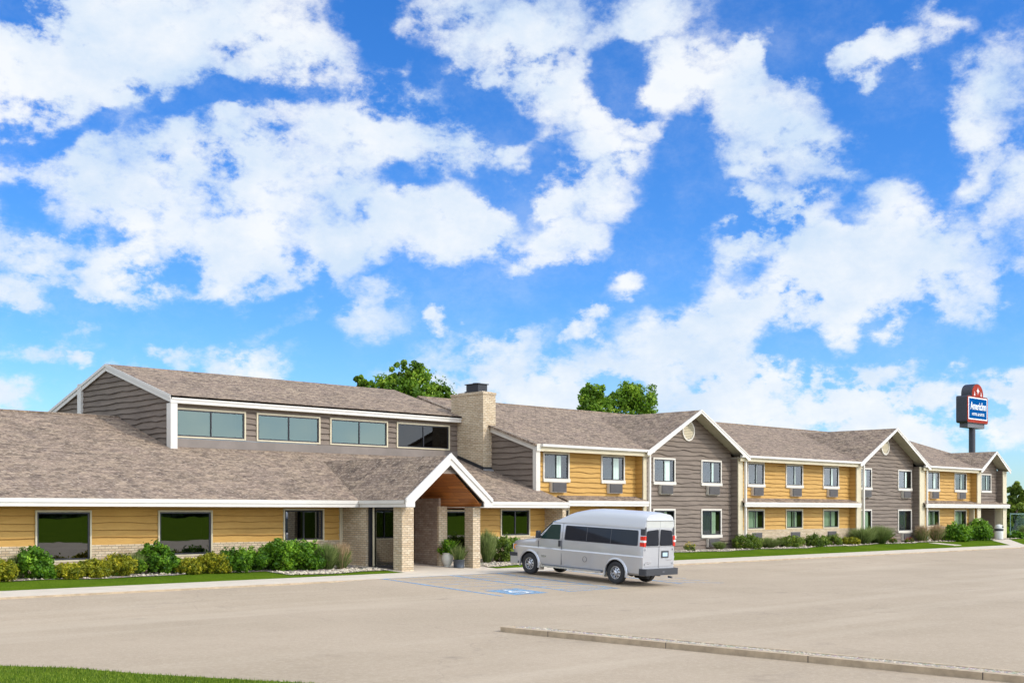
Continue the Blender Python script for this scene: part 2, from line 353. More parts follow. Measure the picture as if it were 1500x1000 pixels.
# glass
def glass_mat(name, tintc, gloss, rough=.02, wav=.0, gc=(.95, .97, 1)):
    m = NT(name)
    tr = m.n('ShaderNodeBsdfTransparent'); tr.inputs[0].default_value = (*tintc, 1)
    gl = m.n('ShaderNodeBsdfGlossy'); gl.inputs['Color'].default_value = (*gc, 1); gl.inputs['Roughness'].default_value = rough
    lw = m.n('ShaderNodeLayerWeight'); lw.inputs[0].default_value = .5; pw = m.n('ShaderNodeMath', operation='POWER'); pw.inputs[1].default_value = 4.0; m.l(lw.outputs['Facing'], pw.inputs[0])
    mr = m.n('ShaderNodeMapRange'); mr.inputs['To Min'].default_value = gloss; mr.inputs['To Max'].default_value = 1.0; m.l(pw.outputs[0], mr.inputs['Value'])
    ms = m.n('ShaderNodeMixShader'); m.l(mr.outputs[0], ms.inputs[0]); m.l(tr.outputs[0], ms.inputs[1]); m.l(gl.outputs[0], ms.inputs[2])
    bp = m.n('ShaderNodeBump'); bp.inputs['Distance'].default_value = wav; m.l(m.noise(m.obj(), .8, 2, .5), bp.inputs['Height']); m.l(bp.outputs[0], gl.inputs['Normal'])
    m.l(ms.outputs[0], m.out.inputs['Surface'])
glass_mat('glass', (.80, .88, .84), .06, .02, .0012)
glass_mat('glass_lobby', (.16, .17, .16), .17, .01, .0012)
glass_mat('glass_dim', (.10, .10, .09), .035, .03, .0012)
glass_mat('glass_high', (.25, .33, .31), (.13), .03, .0012, (.70, .88, .80))
glass_mat('van_glass', (.05, .06, .08), .10, .02, .0012)
simple('car_interior', (.03, .03, .035), .8, 0, .1)
simple('curtain', (.86, .88, .80), .85, 0, .06, 3)
simple('curtain_green', (.36, .42, .29), .85, 0, .10, 3)
simple('screen', (.10, .105, .12), .8, 0, .05)
for nm_, c_ in (('van_dark', (.012, .016, .024)), ('van_green', (.02, .045, .04))):
    m = simple(nm_, c_, .05, 0, .1, 1.5); m.set(Roughness=.03); m.b.inputs['Specular IOR Level'].default_value = .32
simple('plate', (.45, .60, .72), .4, 0, .1, 8)
m = NT('cap_paint'); m.col((.56, .565, .58)); m.set(Roughness=.28); m.b.inputs['Coat Weight'].default_value = .3
# van paint
m = NT('van_paint'); f = m.noise(m.obj(), 1.2, 2, .5)
m.col(m.ramp(f, [(.3, (.50, .50, .52)), (.7, (.55, .55, .56))])); m.set(Roughness=.35, Metallic=.6); m.b.inputs['Coat Weight'].default_value = 1.0; m.b.inputs['Coat Roughness'].default_value = .06
# ------------------------------------------------------------------ helpers
def XP(px, Y): return Y * (1050 + px) / (2550 - px)            # along the facade: x of a photo column on the plane Y
def ZP(px, py, Y): return 2.25 + (749 - py) * Y / (.70711 * (2550 - px))
class MB:
    def __init__(s): s.v = []; s.f = []; s.m = []
    def poly(s, pts, m=0):
        n = len(s.v); s.v += [tuple(p) for p in pts]; s.f.append(tuple(range(n, n + len(pts)))); s.m.append(m)
    def box(s, x0, x1, y0, y1, z0, z1, m=0):
        n = len(s.v)
        s.v += [(x0, y0, z0), (x1, y0, z0), (x1, y1, z0), (x0, y1, z0), (x0, y0, z1), (x1, y0, z1), (x1, y1, z1), (x0, y1, z1)]
        for q in ((3, 2, 1, 0), (4, 5, 6, 7), (0, 1, 5, 4), (1, 2, 6, 5), (2, 3, 7, 6), (3, 0, 4, 7)):
            s.f.append(tuple(n + i for i in q)); s.m.append(m)
    def prism(s, pts, off, m=0, mside=None, mbot=None):
        mside = m if mside is None else mside; mbot = mside if mbot is None else mbot
        a = [Vector(p) for p in pts]; b = [p + Vector(off) for p in a]; n = len(a)
        s.poly(a, m); s.poly(b[::-1], mbot)
        for i in range(n):
            j = (i + 1) % n; s.poly([a[j], a[i], b[i], b[j]], mside)
    def tube(s, p0, p1, r0, r1=None, seg=10, m=0, cap=True):
        r1 = r0 if r1 is None else r1
        p0, p1 = Vector(p0), Vector(p1); d = (p1 - p0).normalized()
        u = d.orthogonal().normalized(); w = d.cross(u); n = len(s.v)
        for p, r in ((p0, r0), (p1, r1)):
            for k in range(seg):
                a = 2 * math.pi * k / seg; s.v.append(tuple(p + (u * math.cos(a) + w * math.sin(a)) * r))
        for k in range(seg):
            j = (k + 1) % seg; s.f.append((n + k, n + j, n + seg + j, n + seg + k)); s.m.append(m)
        if cap:
            s.f.append(tuple(n + k for k in range(seg))[::-1]); s.m.append(m)
            s.f.append(tuple(n + seg + k for k in range(seg))); s.m.append(m)
    def lathe(s, prof, c=(0, 0, 0), axis='z', seg=24, m=0, cap=True):
        c = Vector(c); n = len(s.v)
        for (r, h) in prof:
            for k in range(seg):
                a = 2 * math.pi * k / seg; x, y = r * math.cos(a), r * math.sin(a)
                p = {'z': (x, y, h), 'y': (x, h, -y), 'x': (h, x, y)}[axis]
                s.v.append(tuple(c + Vector(p)))
        for i in range(len(prof) - 1):
            for k in range(seg):
                j = (k + 1) % seg
                s.f.append((n + i * seg + k, n + i * seg + j, n + (i + 1) * seg + j, n + (i + 1) * seg + k)); s.m.append(m)
        if cap:
            s.f.append(tuple(n + k for k in range(seg))[::-1]); s.m.append(m)
            b = n + (len(prof) - 1) * seg; s.f.append(tuple(b + k for k in range(seg))); s.m.append(m)
    def build(s, name, mats, parent=None, origin=(0, 0, 0), smooth=None):
        me = bpy.data.meshes.new(name); me.from_pydata(s.v, [], s.f); me.update()
        if isinstance(mats, str): mats = [mats]
        for x in mats: me.materials.append(MAT[x])
        if len(mats) > 1: me.polygons.foreach_set('material_index', s.m)
        uvl = me.uv_layers.new(name='uv')
        nl = len(me.loops); li = np.empty(nl, np.int32); me.loops.foreach_get('vertex_index', li)
        co = np.empty(len(me.vertices) * 3); me.vertices.foreach_get('co', co); co = co.reshape(-1, 3)
        nf = len(me.polygons); no = np.empty(nf * 3); me.polygons.foreach_get('normal', no); no = no.reshape(-1, 3)
        lt = np.empty(nf, np.int32); me.polygons.foreach_get('loop_total', lt)
        N = np.repeat(no, lt, axis=0); Pp = co[li]
        flat = np.abs(N[:, 2]) > .995
        h = np.stack([-N[:, 1], N[:, 0], np.zeros(nl)], 1); h[flat] = (1, 0, 0)
        h /= np.maximum(np.linalg.norm(h, axis=1, keepdims=True), 1e-9)
        w = np.cross(N, h); w[flat] = (0, 1, 0)
        uv = np.stack([(Pp * h).sum(1), (Pp * w).sum(1)], 1)
        uvl.data.foreach_set('uv', uv.ravel())
        if origin != (0, 0, 0):
            me.vertices.foreach_set('co', (co - np.array(origin)).ravel())
        if smooth is not None:
            me.polygons.foreach_set('use_smooth', [True] * nf)
            if smooth < 180: me.set_sharp_from_angle(angle=R(smooth))
        me.update()
        o = bpy.data.objects.new(name, me); C.objects.link(o)
        if parent is not None: o.parent = parent
        else: o.location = origin
        return o
def tag(o, label=None, cat=None, group=None, kind=None):
    for k, v in (('label', label), ('category', cat), ('group', group), ('kind', kind)):
        if v: o[k] = v
    return o
def empty(name, loc=(0, 0, 0), rot=(0, 0, 0)):
    o = bpy.data.objects.new(name, None); o.location = loc; o.rotation_euler = rot; o.empty_display_size = .2; C.objects.link(o); return o
def copy_tree(o, parent=None):
    kids = list(o.children); c = o.copy(); C.objects.link(c); c.parent = parent
    for k in kids: copy_tree(k, c)
    return c
def smoothstep(a, b, x):
    t = min(1, max(0, (x - a) / (b - a))); return t * t * (3 - 2 * t)

# ------------------------------------------------------------------ ground
def lot_z(X, Y):
    z = -.06 - .05 * min(max(31.8 - Y, 0), 5.2) / 1.0 * .9
    k = smoothstep(23.5, 26, X) * (1 - smoothstep(37, 39.5, X))          # the lot ramps up flush to the walk at the accessible stalls
    z2 = -.005 - .047 * min(max(32.0 - Y, 0), 6.5)
    z = z * (1 - k) + z2 * k
    f = smoothstep(23, 16, Y) if False else 1 - smoothstep(16, 24, Y)
    return z * (1 - f) + (-.32) * f
def walk_z(X, Y): return 0.0 if Y <= 34.9 else min(.2, (Y - 34.9) * .05)
def grid(name, xs, ys, zf, mat, mask=None):
    v = []; f = []; idx = {}
    for i, x in enumerate(xs):
        for j, y in enumerate(ys):
            idx[i, j] = len(v); v.append((x, y, zf(x, y)))
    for i in range(len(xs) - 1):
        for j in range(len(ys) - 1):
            f.append((idx[i, j], idx[i + 1, j], idx[i + 1, j + 1], idx[i, j + 1]))
    b = MB(); b.v = v; b.f = f; b.m = [0] * len(f)
    return b.build(name, mat, smooth=180)
gm = MB()
o_ = 2500.0
gm.poly([(-o_, -o_, -.6), (o_, -o_, -.6), (o_, o_, -.6), (-o_, o_, -.6)])
tag(gm.build('field', 'lawn'), kind='structure')
def fr(a, b, s): return list(np.arange(a, b + s * .5, s))
tag(grid('lawn', fr(-60, 160, 2), fr(-80, 32, 4) + [32.45] + fr(33, 42, .5) + [50, 60, 90],
         lambda x, y: (lot_z(x, y) - .05 if y < 32.44 else (walk_z(x, y) - .008 if y > 34 else -.12)), 'lawn'), kind='structure')
tag(grid('parking_lot', fr(-45, 150, 1), fr(-20, 32, 1) + [32.41], lambda x, y: lot_z(x, y), 'parking_lot'), kind='structure')
w = MB()
xs = fr(-40, 140, 1.5)
for a, b_ in zip(xs[:-1], xs[1:]):
    w.box(a + .006, b_ - .006, 32.4, 34.9, -.3, 0.0, 0)
w.box(-40, 140, 32.36, 32.399, -.3, -.006, 1)
tag(w.build('sidewalk', ['concrete', 'kerb_concrete']), kind='structure')
# entrance slab between the walk and the doors
w = MB()
w.prism([(29.3, 34.9, .004), (34.0, 34.9, .004), (34.0, 38.8, .205), (29.3, 38.8, .205)], (0, 0, -.3))
w.prism([(29.6, 38.8, .205), (34.6, 38.8, .205), (34.6, 40.6, .21), (29.6, 40.6, .21)], (0, 0, -.3))
w.prism([(82.5, 34.9, .004), (84.6, 34.9, .004), (91.6, 38.9, .2), (88.4, 38.9, .2)], (0, 0, -.2))
w.prism([(76.4, 36.0, .075), (77.5, 36.0, .075), (78.5, 38.2, .17), (77.4, 38.2, .17)], (0, 0, -.2))
tag(w.build('entrance_path', 'concrete'), kind='structure')
# planting bed
bed = MB()
for x0, x1, ya in ((4, 24.8, 37.25), (24.8, 29.3, 35.75), (34.0, 41.4, 35.6), (41.4, 48, 37.6), (48, 110, 38.15)):
    xx = fr(x0, x1, .4)
    if xx[-1] < x1: xx.append(x1)
    for a, b_ in zip(xx[:-1], xx[1:]):
        ea = ya + .18 * math.sin(a * .9) + .1 * math.sin(a * 2.3); eb = ya + .18 * math.sin(b_ * .9) + .1 * math.sin(b_ * 2.3)
        yb = 39.0 if x0 < 41 else 40.1
        if ya > 37.9: ea += .5 * smoothstep(60, 75, a); eb += .5 * smoothstep(60, 75, b_)
        bed.poly([(a, ea, walk_z(a, ea) + .012), (b_, eb, walk_z(b_, eb) + .012), (b_, 38.9, .212), (a, 38.9, .212)])
        bed.poly([(a, 38.9, .212), (b_, 38.9, .212), (b_, yb, .212), (a, yb, .212)])
tag(bed.build('planting_bed', 'gravel'), kind='structure')
# river stones lying on the bed
rng = np.random.default_rng(4)
ico = bmesh.new(); bmesh.ops.create_icosphere(ico, subdivisions=1, radius=1)
iv = np.array([v.co[:] for v in ico.verts]); ifc = np.array([[v.index for v in f.verts] for f in ico.faces]); ico.free()
def stones(name, pts, size, mat):
    V_ = []; F_ = []
    for k, (x, y, z) in enumerate(pts):
        s = size * rng.uniform(.5, 1.3); sc = np.array([s * rng.uniform(.8, 1.4), s * rng.uniform(.7, 1.1), s * rng.uniform(.4, .7)])
        a = rng.uniform(0, math.pi); ca, sa = math.cos(a), math.sin(a)
        q = iv * sc * (1 + rng.uniform(-.15, .15, (len(iv), 1)))
        q = np.stack([q[:, 0] * ca - q[:, 1] * sa, q[:, 0] * sa + q[:, 1] * ca, q[:, 2]], 1) + (x, y, z + s * .3)
        F_.append(ifc + len(V_) * len(iv)); V_.append(q)
    V_ = np.concatenate(V_); F_ = np.concatenate(F_)
    me = bpy.data.meshes.new(name); me.from_pydata(V_.tolist(), [], F_.tolist()); me.materials.append(MAT[mat]); me.update()
    o = bpy.data.objects.new(name, me); C.objects.link(o); return o
pts = []
for x0, x1, ya, dn in ((12, 24.8, 37.25, 10), (24.8, 29.3, 35.75, 60), (33.9, 41.4, 35.6, 40), (41.4, 48, 37.6, 10), (48, 96, 38.15, 14)):
    for _ in range(int((x1 - x0) * dn)):
        x = rng.uniform(x0, x1); y = ya + .18 * math.sin(x * .9) + .1 * math.sin(x * 2.3) + abs(rng.normal(0, .5))
        if ya > 37.9: y += .5 * smoothstep(60, 75, x)
        if y < 38.9 or ya > 37.9 and y < 39.9: pts.append((x, y, walk_z(x, y) + .012))
tag(stones('river_stones', pts, .06, 'stone'), kind='stuff')

# traffic island
isl = empty('kerb_island', (18.8, 0, -.32))
tag(isl, 'long low concrete kerb island filled with fine gravel in the parking lot', 'kerb island')
k = MB()
k.prism([(18.4, -6, -.21), (18.4, 18.75, -.21), (18.52, 18.85, -.21), (18.75, 18.85, -.21), (18.75, 18.65, -.21), (18.58, 18.6, -.21), (18.58, -6, -.21)][::-1], (0, 0, -.2))
k.box(18.95, 19.1, -6, 17.6, -.4, -.215)
for yj in fr(-4, 17.5, 3.05): k.box(18.396, 18.585, yj, yj + .012, -.4, -.2075, 1)
k.build('kerb', ['kerb_concrete', 'dark_frame'], isl, (18.8, 0, -.32))
k = MB(); yy = fr(-6, 18.6, .3)
for a, b_ in zip(yy[:-1], yy[1:]): k.poly([(18.58, a, -.225), (19.02, a, -.225), (19.02 , b_, -.225), (18.58, b_, -.225)])
tag(k.build('gravel', 'fine_gravel', isl, (18.8, 0, -.32)))
pts = [(18.62 + rng.uniform(0, .33), rng.uniform(5, 18.5), -.235) for _ in range(1500)]
tag(stones('island_gravel', pts, .02, 'stone'), kind='stuff')

# stall markings
def stripe(mb, p, q, wd=.1, m=0):
    p = Vector((*p, 0)); q = Vector((*q, 0)); d = (q - p).normalized(); nrm = Vector((-d.y, d.x, 0)) * wd / 2
    n = max(1, int((q - p).length / .5))
    for i in range(n):
        a = p.lerp(q, i / n); b = p.lerp(q, (i + 1) / n)
        quad = [a - nrm, b - nrm, b + nrm, a + nrm]
        mb.poly([(c.x, c.y, lot_z(c.x, c.y) + .006) for c in quad], m)
mk = MB()
stripe(mk, (26.0, 32.25), (36.6, 32.25), .14)
for x in (26.05, 29.1, 31.4, 34.9): stripe(mk, (x, 32.2), (x - .25, 26.2), .17)
for i in range(6):
    y = 31.9 - i * 1.0; stripe(mk, (29.05, y), (31.25, y - 1.35 if y - 1.35 > 26.2 else 26.2), .12)
    stripe(mk, (34.85, y - .2), (36.7, y - 1.3), .09)
stripe(mk, (28.9, 26.25), (31.2, 26.25), .1)
for i in range(5): stripe(mk, (26.6, 31.4 - i * .85), (28.7, 31.0 - i * .85), .07)
sq = (27.15, 26.95)
def patch(mb, pts, m, dz):
    mb.poly([(sq[0] + a, sq[1] + b, lot_z(sq[0] + a, sq[1] + b) + dz) for a, b in pts], m)
patch(mk, [(-.75, -.7), (.75, -.7), (.75, .7), (-.75, .7)], 0, .0065)
# wheelchair symbol
patch(mk, [(-.1, .38), (.04, .38), (.04, .52), (-.1, .52)], 1, .011)
patch(mk, [(-.1, 0), (0, 0), (0, .32), (-.1, .32)], 1, .011)
patch(mk, [(0, 0), (.28, 0), (.28, .09), (0, .09)], 1, .011)
patch(mk, [(.2, -.35), (.3, -.35), (.3, 0), (.2, 0)], 1, .011)
patch(mk, [(.3, -.35), (.42, -.35), (.42, -.26), (.3, -.26)], 1, .011)
for k in range(14):
    a0 = R(100 + k * 17); a1 = R(100 + (k + 1) * 17)
    patch(mk, [(-.02 + r * math.cos(a), -.12 + r * math.sin(a)) for r, a in ((.24, a0), (.24, a1), (.33, a1), (.33, a0))][::-1], 1, .011)
tag(mk.build('painted_markings', ['paint_blue', 'paint_white']), kind='structure')

# near lawn with blades, lower left
near = [(8.2, 20.3), (9.0, 19.1), (9.45, 17.6), (9.9, 16.6), (10.35, 15.6), (10.75, 14.8), (11.0, 13.0), (10.8, 10), (9, 6), (4, 5), (-6, 8), (-8, 24), (0, 27), (6.2, 23.2)]
g = MB(); g.prism([(x, y, -.27) for x, y in near][::-1], (0, 0, -.2))
tag(g.build('grass_island', 'lawn'), kind='structure')
g = MB(); nn = len(near)
def inpoly(x, y, P_):
    c = False; j = len(P_) - 1
    for i in range(len(P_)):
        if (P_[i][1] > y) != (P_[j][1] > y) and x < (P_[j][0] - P_[i][0]) * (y - P_[i][1]) / (P_[j][1] - P_[i][1]) + P_[i][0]: c = not c
        j = i
    return c
def blades(name, pts, h, wd, mat, lean=.5):
    n = len(pts); P_ = np.array(pts); a = rng.uniform(0, 2 * math.pi, n); hh = h * rng.uniform(.5, 1.3, n); w_ = wd * rng.uniform(.6, 1.3, n)
    dx, dy = np.cos(a), np.sin(a); b = rng.uniform(0, 2 * math.pi, n); l = rng.uniform(0, lean, n) * hh
    v = np.zeros((n, 3, 3)); v[:, 0] = P_; v[:, 1] = P_; v[:, 2] = P_
    v[:, 0, 0] -= dx * w_; v[:, 0, 1] -= dy * w_; v[:, 1, 0] += dx * w_; v[:, 1, 1] += dy * w_
    v[:, 2, 0] += np.cos(b) * l; v[:, 2, 1] += np.sin(b) * l; v[:, 2, 2] += hh
    return mesh_np(name, v.reshape(-1, 3), np.arange(n * 3).reshape(n, 3), mat, np.repeat(rng.random(n), 3))
def mesh_np(name, v, f, mat, tone=None, link=True):
    me = bpy.data.meshes.new(name); nf, k = f.shape
    me.vertices.add(len(v)); me.vertices.foreach_set('co', np.ascontiguousarray(v, dtype=np.float32).ravel())
    me.loops.add(nf * k); me.loops.foreach_set('vertex_index', f.ravel().astype(np.int32))
    me.polygons.add(nf); me.polygons.foreach_set('loop_start', np.arange(0, nf * k, k, dtype=np.int32)); me.polygons.foreach_set('loop_total', np.full(nf, k, dtype=np.int32))
    me.update(calc_edges=True)
    if tone is not None:
        at = me.attributes.new('tone', 'FLOAT', 'POINT'); at.data.foreach_set('value', tone.astype(np.float32))
    me.materials.append(MAT[mat])
    o = bpy.data.objects.new(name, me)
    if link: C.objects.link(o)
    return o
pts = []
while len(pts) < 42000:
    x = rng.uniform(3.5, 11); y = rng.uniform(12.5, 21)
    if inpoly(x, y, near) and x > y * .36 - .6: pts.append((x, y, -.275))
tag(blades('grass', pts, .042, .007, 'blade'), kind='stuff')
# ------------------------------------------------------------------ the motel
BO = (41.0, 39.0, .15)
motel = empty('motel', BO)
tag(motel, 'long motel with yellow and grey siding, brown shingle roofs and gabled brick porch', 'motel')
def part(mb, name, mats, label=None, smooth=None, parent=None):
    o = mb.build(name, mats, parent or motel, BO, smooth)
    if label: o['label'] = label
    return o
def siding(mb, O, h, n, a0, a1, z0, ztop, holes=(), rows=.24, lip=.05, seed=1, step=.2, zbot=None, amp=.019):
    """lap boards with waney lower edges on a vertical plane: point = O + h*a + n*d, z up"""
    rs = random.Random(seed); O = Vector(O); h = Vector(h); n = Vector(n)
    zt = ztop if callable(ztop) else (lambda a: ztop)
    zb = zbot if callable(zbot) else (lambda a: -99)
    cuts = {round(a0, 4), round(a1, 4)}; k = a0 + step
    while k < a1: cuts.add(round(k, 4)); k += step
    for (b0, b1, c0, c1) in holes:
        for q in (b0, b1):
            if a0 < q < a1: cuts.add(round(q, 4))
    cuts = sorted(cuts); amax = max(zt(a) for a in cuts + [(a0 + a1) / 2])
    nr = int((amax - z0) / rows) + 1
    for r in range(nr):
        ph = [rs.uniform(0, 6.28) for _ in range(4)]; fq = [rs.uniform(.8, 1.6), rs.uniform(2, 3.4), rs.uniform(5, 8), rs.uniform(.3, .6)]
        am = amp * rs.choice((.5, .8, 1.2, 1.7))
        wv = lambda a: am * (math.sin(a * fq[0] + ph[0]) + .8 * math.sin(a * fq[1] + ph[1]) + .35 * math.sin(a * fq[2] + ph[2]) + max(0, math.sin(a * fq[3] + ph[3]) - .6) * 2.2 * math.sin(a * 4 + ph[1]))
        zr = z0 + r * rows
        for a, b in zip(cuts[:-1], cuts[1:]):
            if b - a < 1e-3: continue
            mid = (a + b) / 2
            iv = [(zr, zr + rows + .03)]
            for (b0, b1, c0, c1) in holes:
                if b0 - 1e-3 <= a and b <= b1 + 1e-3:
                    nv = []
                    for p, q in iv:
                        if c1 <= p or c0 >= q: nv.append((p, q)); continue
                        if c0 > p: nv.append((p, c0))
                        if c1 < q: nv.append((c1, q))
                    iv = nv
            for p, q in iv:
                isb = abs(p - zr) < 1e-6
                pa = p + (wv(a) if isb and r else 0); pb = p + (wv(b) if isb and r else 0)
                pa = max(pa, zb(a)); pb = max(pb, zb(b))
                qa = min(q, zt(a)); qb = min(q, zt(b))
                if qa <= pa + .002 and qb <= pb + .002: continue
                qa = max(qa, pa + .001); qb = max(qb, pb + .001)
                d = lambda z: lip * (1 - (z - zr) / (rows + .03)) + .002
                A = O + h * a; B = O + h * b
                pt = lambda Q, z, dd: (Q.x + n.x * dd, Q.y + n.y * dd, z)
                mb.poly([pt(A, pa, d(pa)), pt(B, pb, d(pb)), pt(B, qb, d(qb)), pt(A, qa, d(qa))])
                if isb and r: mb.poly([pt(A, pa, d(pa) + .003), pt(B, pb, d(pb) + .003), pt(B, pb + .017, d(pb) + .002), pt(A, pa + .017, d(pa) + .002)], 1)  # dark strip painted in for the shadow and gap at the lap
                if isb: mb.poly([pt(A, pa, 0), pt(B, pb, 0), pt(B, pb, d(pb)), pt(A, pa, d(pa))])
FX = Vector((1, 0, 0)); FN = Vector((0, -1, 0)); LX = Vector((0, -1, 0)); LN = Vector((-1, 0, 0))

# ---- window builder (facing -Y), on the plane Y
def window(x0, x1, z0, z1, Y, style, group=None, label=None, curtain='curtain', sill=True, ac=None):
    rs = random.Random(int(x0 * 97 + z0 * 31))
    tw = .085 if style in ('room', 'low') else (.07 if style != 'lobby' else .058)
    w = MB()
    zs = z0 + (.16 if sill else 0)
    w.box(x0, x1, Y - .075, Y + .03, z1 - tw, z1); w.box(x0, x0 + tw, Y - .075, Y + .03, zs, z1 - tw); w.box(x1 - tw, x1, Y - .075, Y + .03, zs, z1 - tw)
    if not sill: w.box(x0 + tw, x1 - tw, Y - .075, Y + .03, z0, z0 + tw * .8)
    # dark reveal box behind the sash
    a, b, c, d = x0 + tw, x1 - tw, (zs if sill else z0 + tw * .8), z1 - tw
    dep = .55
    w.poly([(a, Y + dep, c), (b, Y + dep, c), (b, Y + dep, d), (a, Y + dep, d)], 1)
    w.poly([(a, Y, c), (a, Y + dep, c), (a, Y + dep, d), (a, Y, d)][::-1], 1); w.poly([(b, Y, c), (b, Y + dep, c), (b, Y + dep, d), (b, Y, d)], 1)
    w.poly([(a, Y, c), (b, Y, c), (b, Y + dep, c), (a, Y + dep, c)], 1); w.poly([(a, Y, d), (b, Y, d), (b, Y + dep, d), (a, Y + dep, d)][::-1], 1)
    W = part(w, 'window', ['trim_cream' if style in ('lobby', 'high', 'low', 'dim') else 'trim_white', 'dark_room'], label)
    if group: pass
    if sill:
        s = MB(); s.box(x0 - .02, x1 + .02, Y - .11, Y + .0, z0, z0 + .16); part(s, 'sill', 'trim_white', None, None, W)
    f = MB(); fw = .055; y0, y1 = Y - .045, Y - .005
    f.box(a, b, y0, y1, d - fw, d); f.box(a, b, y0, y1, c, c + fw); f.box(a, a + fw, y0, y1, c + fw, d - fw); f.box(b - fw, b, y0, y1, c + fw, d - fw)
    mid = (a + b) / 2
    if style != 'picture' and not (style == 'lobby' and sill is False and label and 'single' in label): f.box(mid - fw / 2, mid + fw / 2, y0 - .004, y1, c + fw, d - fw)
    part(f, 'sash', 'dark_frame', None, None, W)
    g = MB(); g.poly([(a + fw * .5, Y - .02, c + fw * .5), (b - fw * .5, Y - .02, c + fw * .5), (b - fw * .5, Y - .02, d - fw * .5), (a + fw * .5, Y - .02, d - fw * .5)])
    part(g, 'pane', {'lobby': 'glass_lobby', 'high': 'glass_high', 'dim': 'glass_dim', 'room': 'glass', 'low': 'glass'}[style], None, None, W)
    if style in ('room', 'low'):
        s = MB(); s.box(a + fw, mid - fw / 2, Y - .013, Y - .010, c + fw, d - fw)   # insect screen on the sliding half: woven, seen as a grey sheet
        if rs.random() < .8 and style == 'room': part(s, 'insect_screen', 'screen_mesh', None, None, W)
        # pleated curtains
        def cur(xa, xb, mat, yy, amp_):
            m_ = MB(); n_ = max(6, int((xb - xa) / .025)); ph = rs.uniform(0, 6)
            P_ = [(xa + (xb - xa) * i / n_, yy + amp_ * math.sin(i * .95 + ph) + amp_ * .5 * math.sin(i * .31)) for i in range(n_ + 1)]
            for (p, q) in zip(P_[:-1], P_[1:]): m_.poly([(p[0], p[1], c + .03), (q[0], q[1], c + .03), (q[0], q[1], d), (p[0], p[1], d)])
            part(m_, 'curtain', mat, None, 180, W)
        e = rs.uniform(.62, .86); s0 = rs.uniform(0, .08)
        cur(a + .02, a + (b - a) * rs.uniform(.38, .50), curtain, Y + .07, .022)
        cur(mid - .05, a + (b - a) * e, curtain, Y + .05, .02)
    if style == 'lobby' and sill is False and x1 - x0 < 3.0:
        pass
    return W
NTm = NT('screen_mesh')
tr_ = NTm.n('ShaderNodeBsdfTransparent'); df_ = NTm.n('ShaderNodeBsdfDiffuse'); df_.inputs[0].default_value = (.06, .065, .08, 1)
ms_ = NTm.n('ShaderNodeMixShader'); ms_.inputs[0].default_value = .68; NTm.l(tr_.outputs[0], ms_.inputs[1]); NTm.l(df_.outputs[0], ms_.inputs[2]); NTm.l(ms_.outputs[0], NTm.out.inputs['Surface'])

def ac_unit(x0, x1, z0, z1, Y):
    w = MB(); w.box(x0 - .03, x1 + .03, Y - .19, Y - .0, z0 - .03, z1 + .0)
    A = part(w, 'air_conditioner', 'ac_case')
    g = MB(); g.box(x0, x1, Y - .235, Y - .19, z0, z1 - .01)
    n_ = 9
    for i in range(n_):
        zz = z0 + (z1 - z0) * (i + .5) / n_; g.box(x0 + .02, x1 - .02, Y - .25, Y - .235, zz - .012, zz + .012)
    part(g, 'grille', 'ac_grille', None, None, A)

# ---------------- lobby building
YE = 37.8; YW = 39.0; ZE = 2.69; PT = 1 / 3
XL = 2.0
lob = []   # windows x0,x1,z0,z1
for (pa, pb, pt_, pb_) in ((50.5, 133, 747, 822), (230.5, 310, 747, 813.4), (414, 473.5, 744.5, 792), (732, 775, 745, 785)):
    pm = (pa + pb) / 2; lob.append((XP(pa, YW), XP(pb, YW), ZP(pm, pb_, YW), ZP(pm, pt_, YW)))
lob.insert(0, (lob[0][0] - (lob[1][0] - lob[0][0]), lob[0][1] - (lob[1][0] - lob[0][0]), lob[0][2], lob[0][3]))
holes = [(a + .02, b - .02, c + .02, d - .02) for a, b, c, d in lob]
ZB = 1.14
w = MB(); siding(w, (0, YW, 0), FX, FN, XL, 29.5, ZB, 2.45, holes, seed=3, amp=.010)
siding(w, (0, YW, 0), FX, FN, 36.2, 41.1, ZB, 2.45, holes, seed=4, amp=.010)
part(w, 'lobby_siding', ['siding_yellow', 'lap_shade_ochre'], 'yellow lap siding of the single-storey lobby')
w = MB()
def brickwall(mb, O, h, n, a0, a1, z0, z1, holes=(), d=.0):
    cuts = sorted({a0, a1} | {q for b in holes for q in b[:2] if a0 < q < a1}); O = Vector(O)
    for a, b in zip(cuts[:-1], cuts[1:]):
        iv = [(z0, z1)]
        for (b0, b1, c0, c1) in holes:
            if b0 - 1e-3 <= a and b <= b1 + 1e-3:
                iv = [s for p, q in iv for s in ([(p, q)] if (c1 <= p or c0 >= q) else ([(p, c0)] if c0 > p else []) + ([(c1, q)] if c1 < q else []))]
        for p, q in iv:
            A = O + h * a + n * d; B = O + h * b + n * d
            mb.poly([(A.x, A.y, p), (B.x, B.y, p), (B.x, B.y, q), (A.x, A.y, q)])
    if d:
        for a, b in zip(cuts[:-1], cuts[1:]):
            if any(b0 - 1e-3 <= a and b <= b1 + 1e-3 and c1 > z1 > c0 for (b0, b1, c0, c1) in holes): continue
            A = O + h * a; B = O + h * b
            mb.poly([(A.x + n.x * d, A.y + n.y * d, z1), (B.x + n.x * d, B.y + n.y * d, z1), (B.x, B.y, z1), (A.x, A.y, z1)])
brickwall(w, (0, YW, 0), FX, FN, XL, 29.5, -.1, ZB, holes, .07)
part(w, 'brick_base', 'brick', 'tan brick base of the lobby wall')
w = MB(); brickwall(w, (0, YW, 0), FX, FN, 36.9, 41.1, -.1, ZB, holes, .07)
part(w, 'brick_base', 'brick', 'tan brick base of the lobby wall')
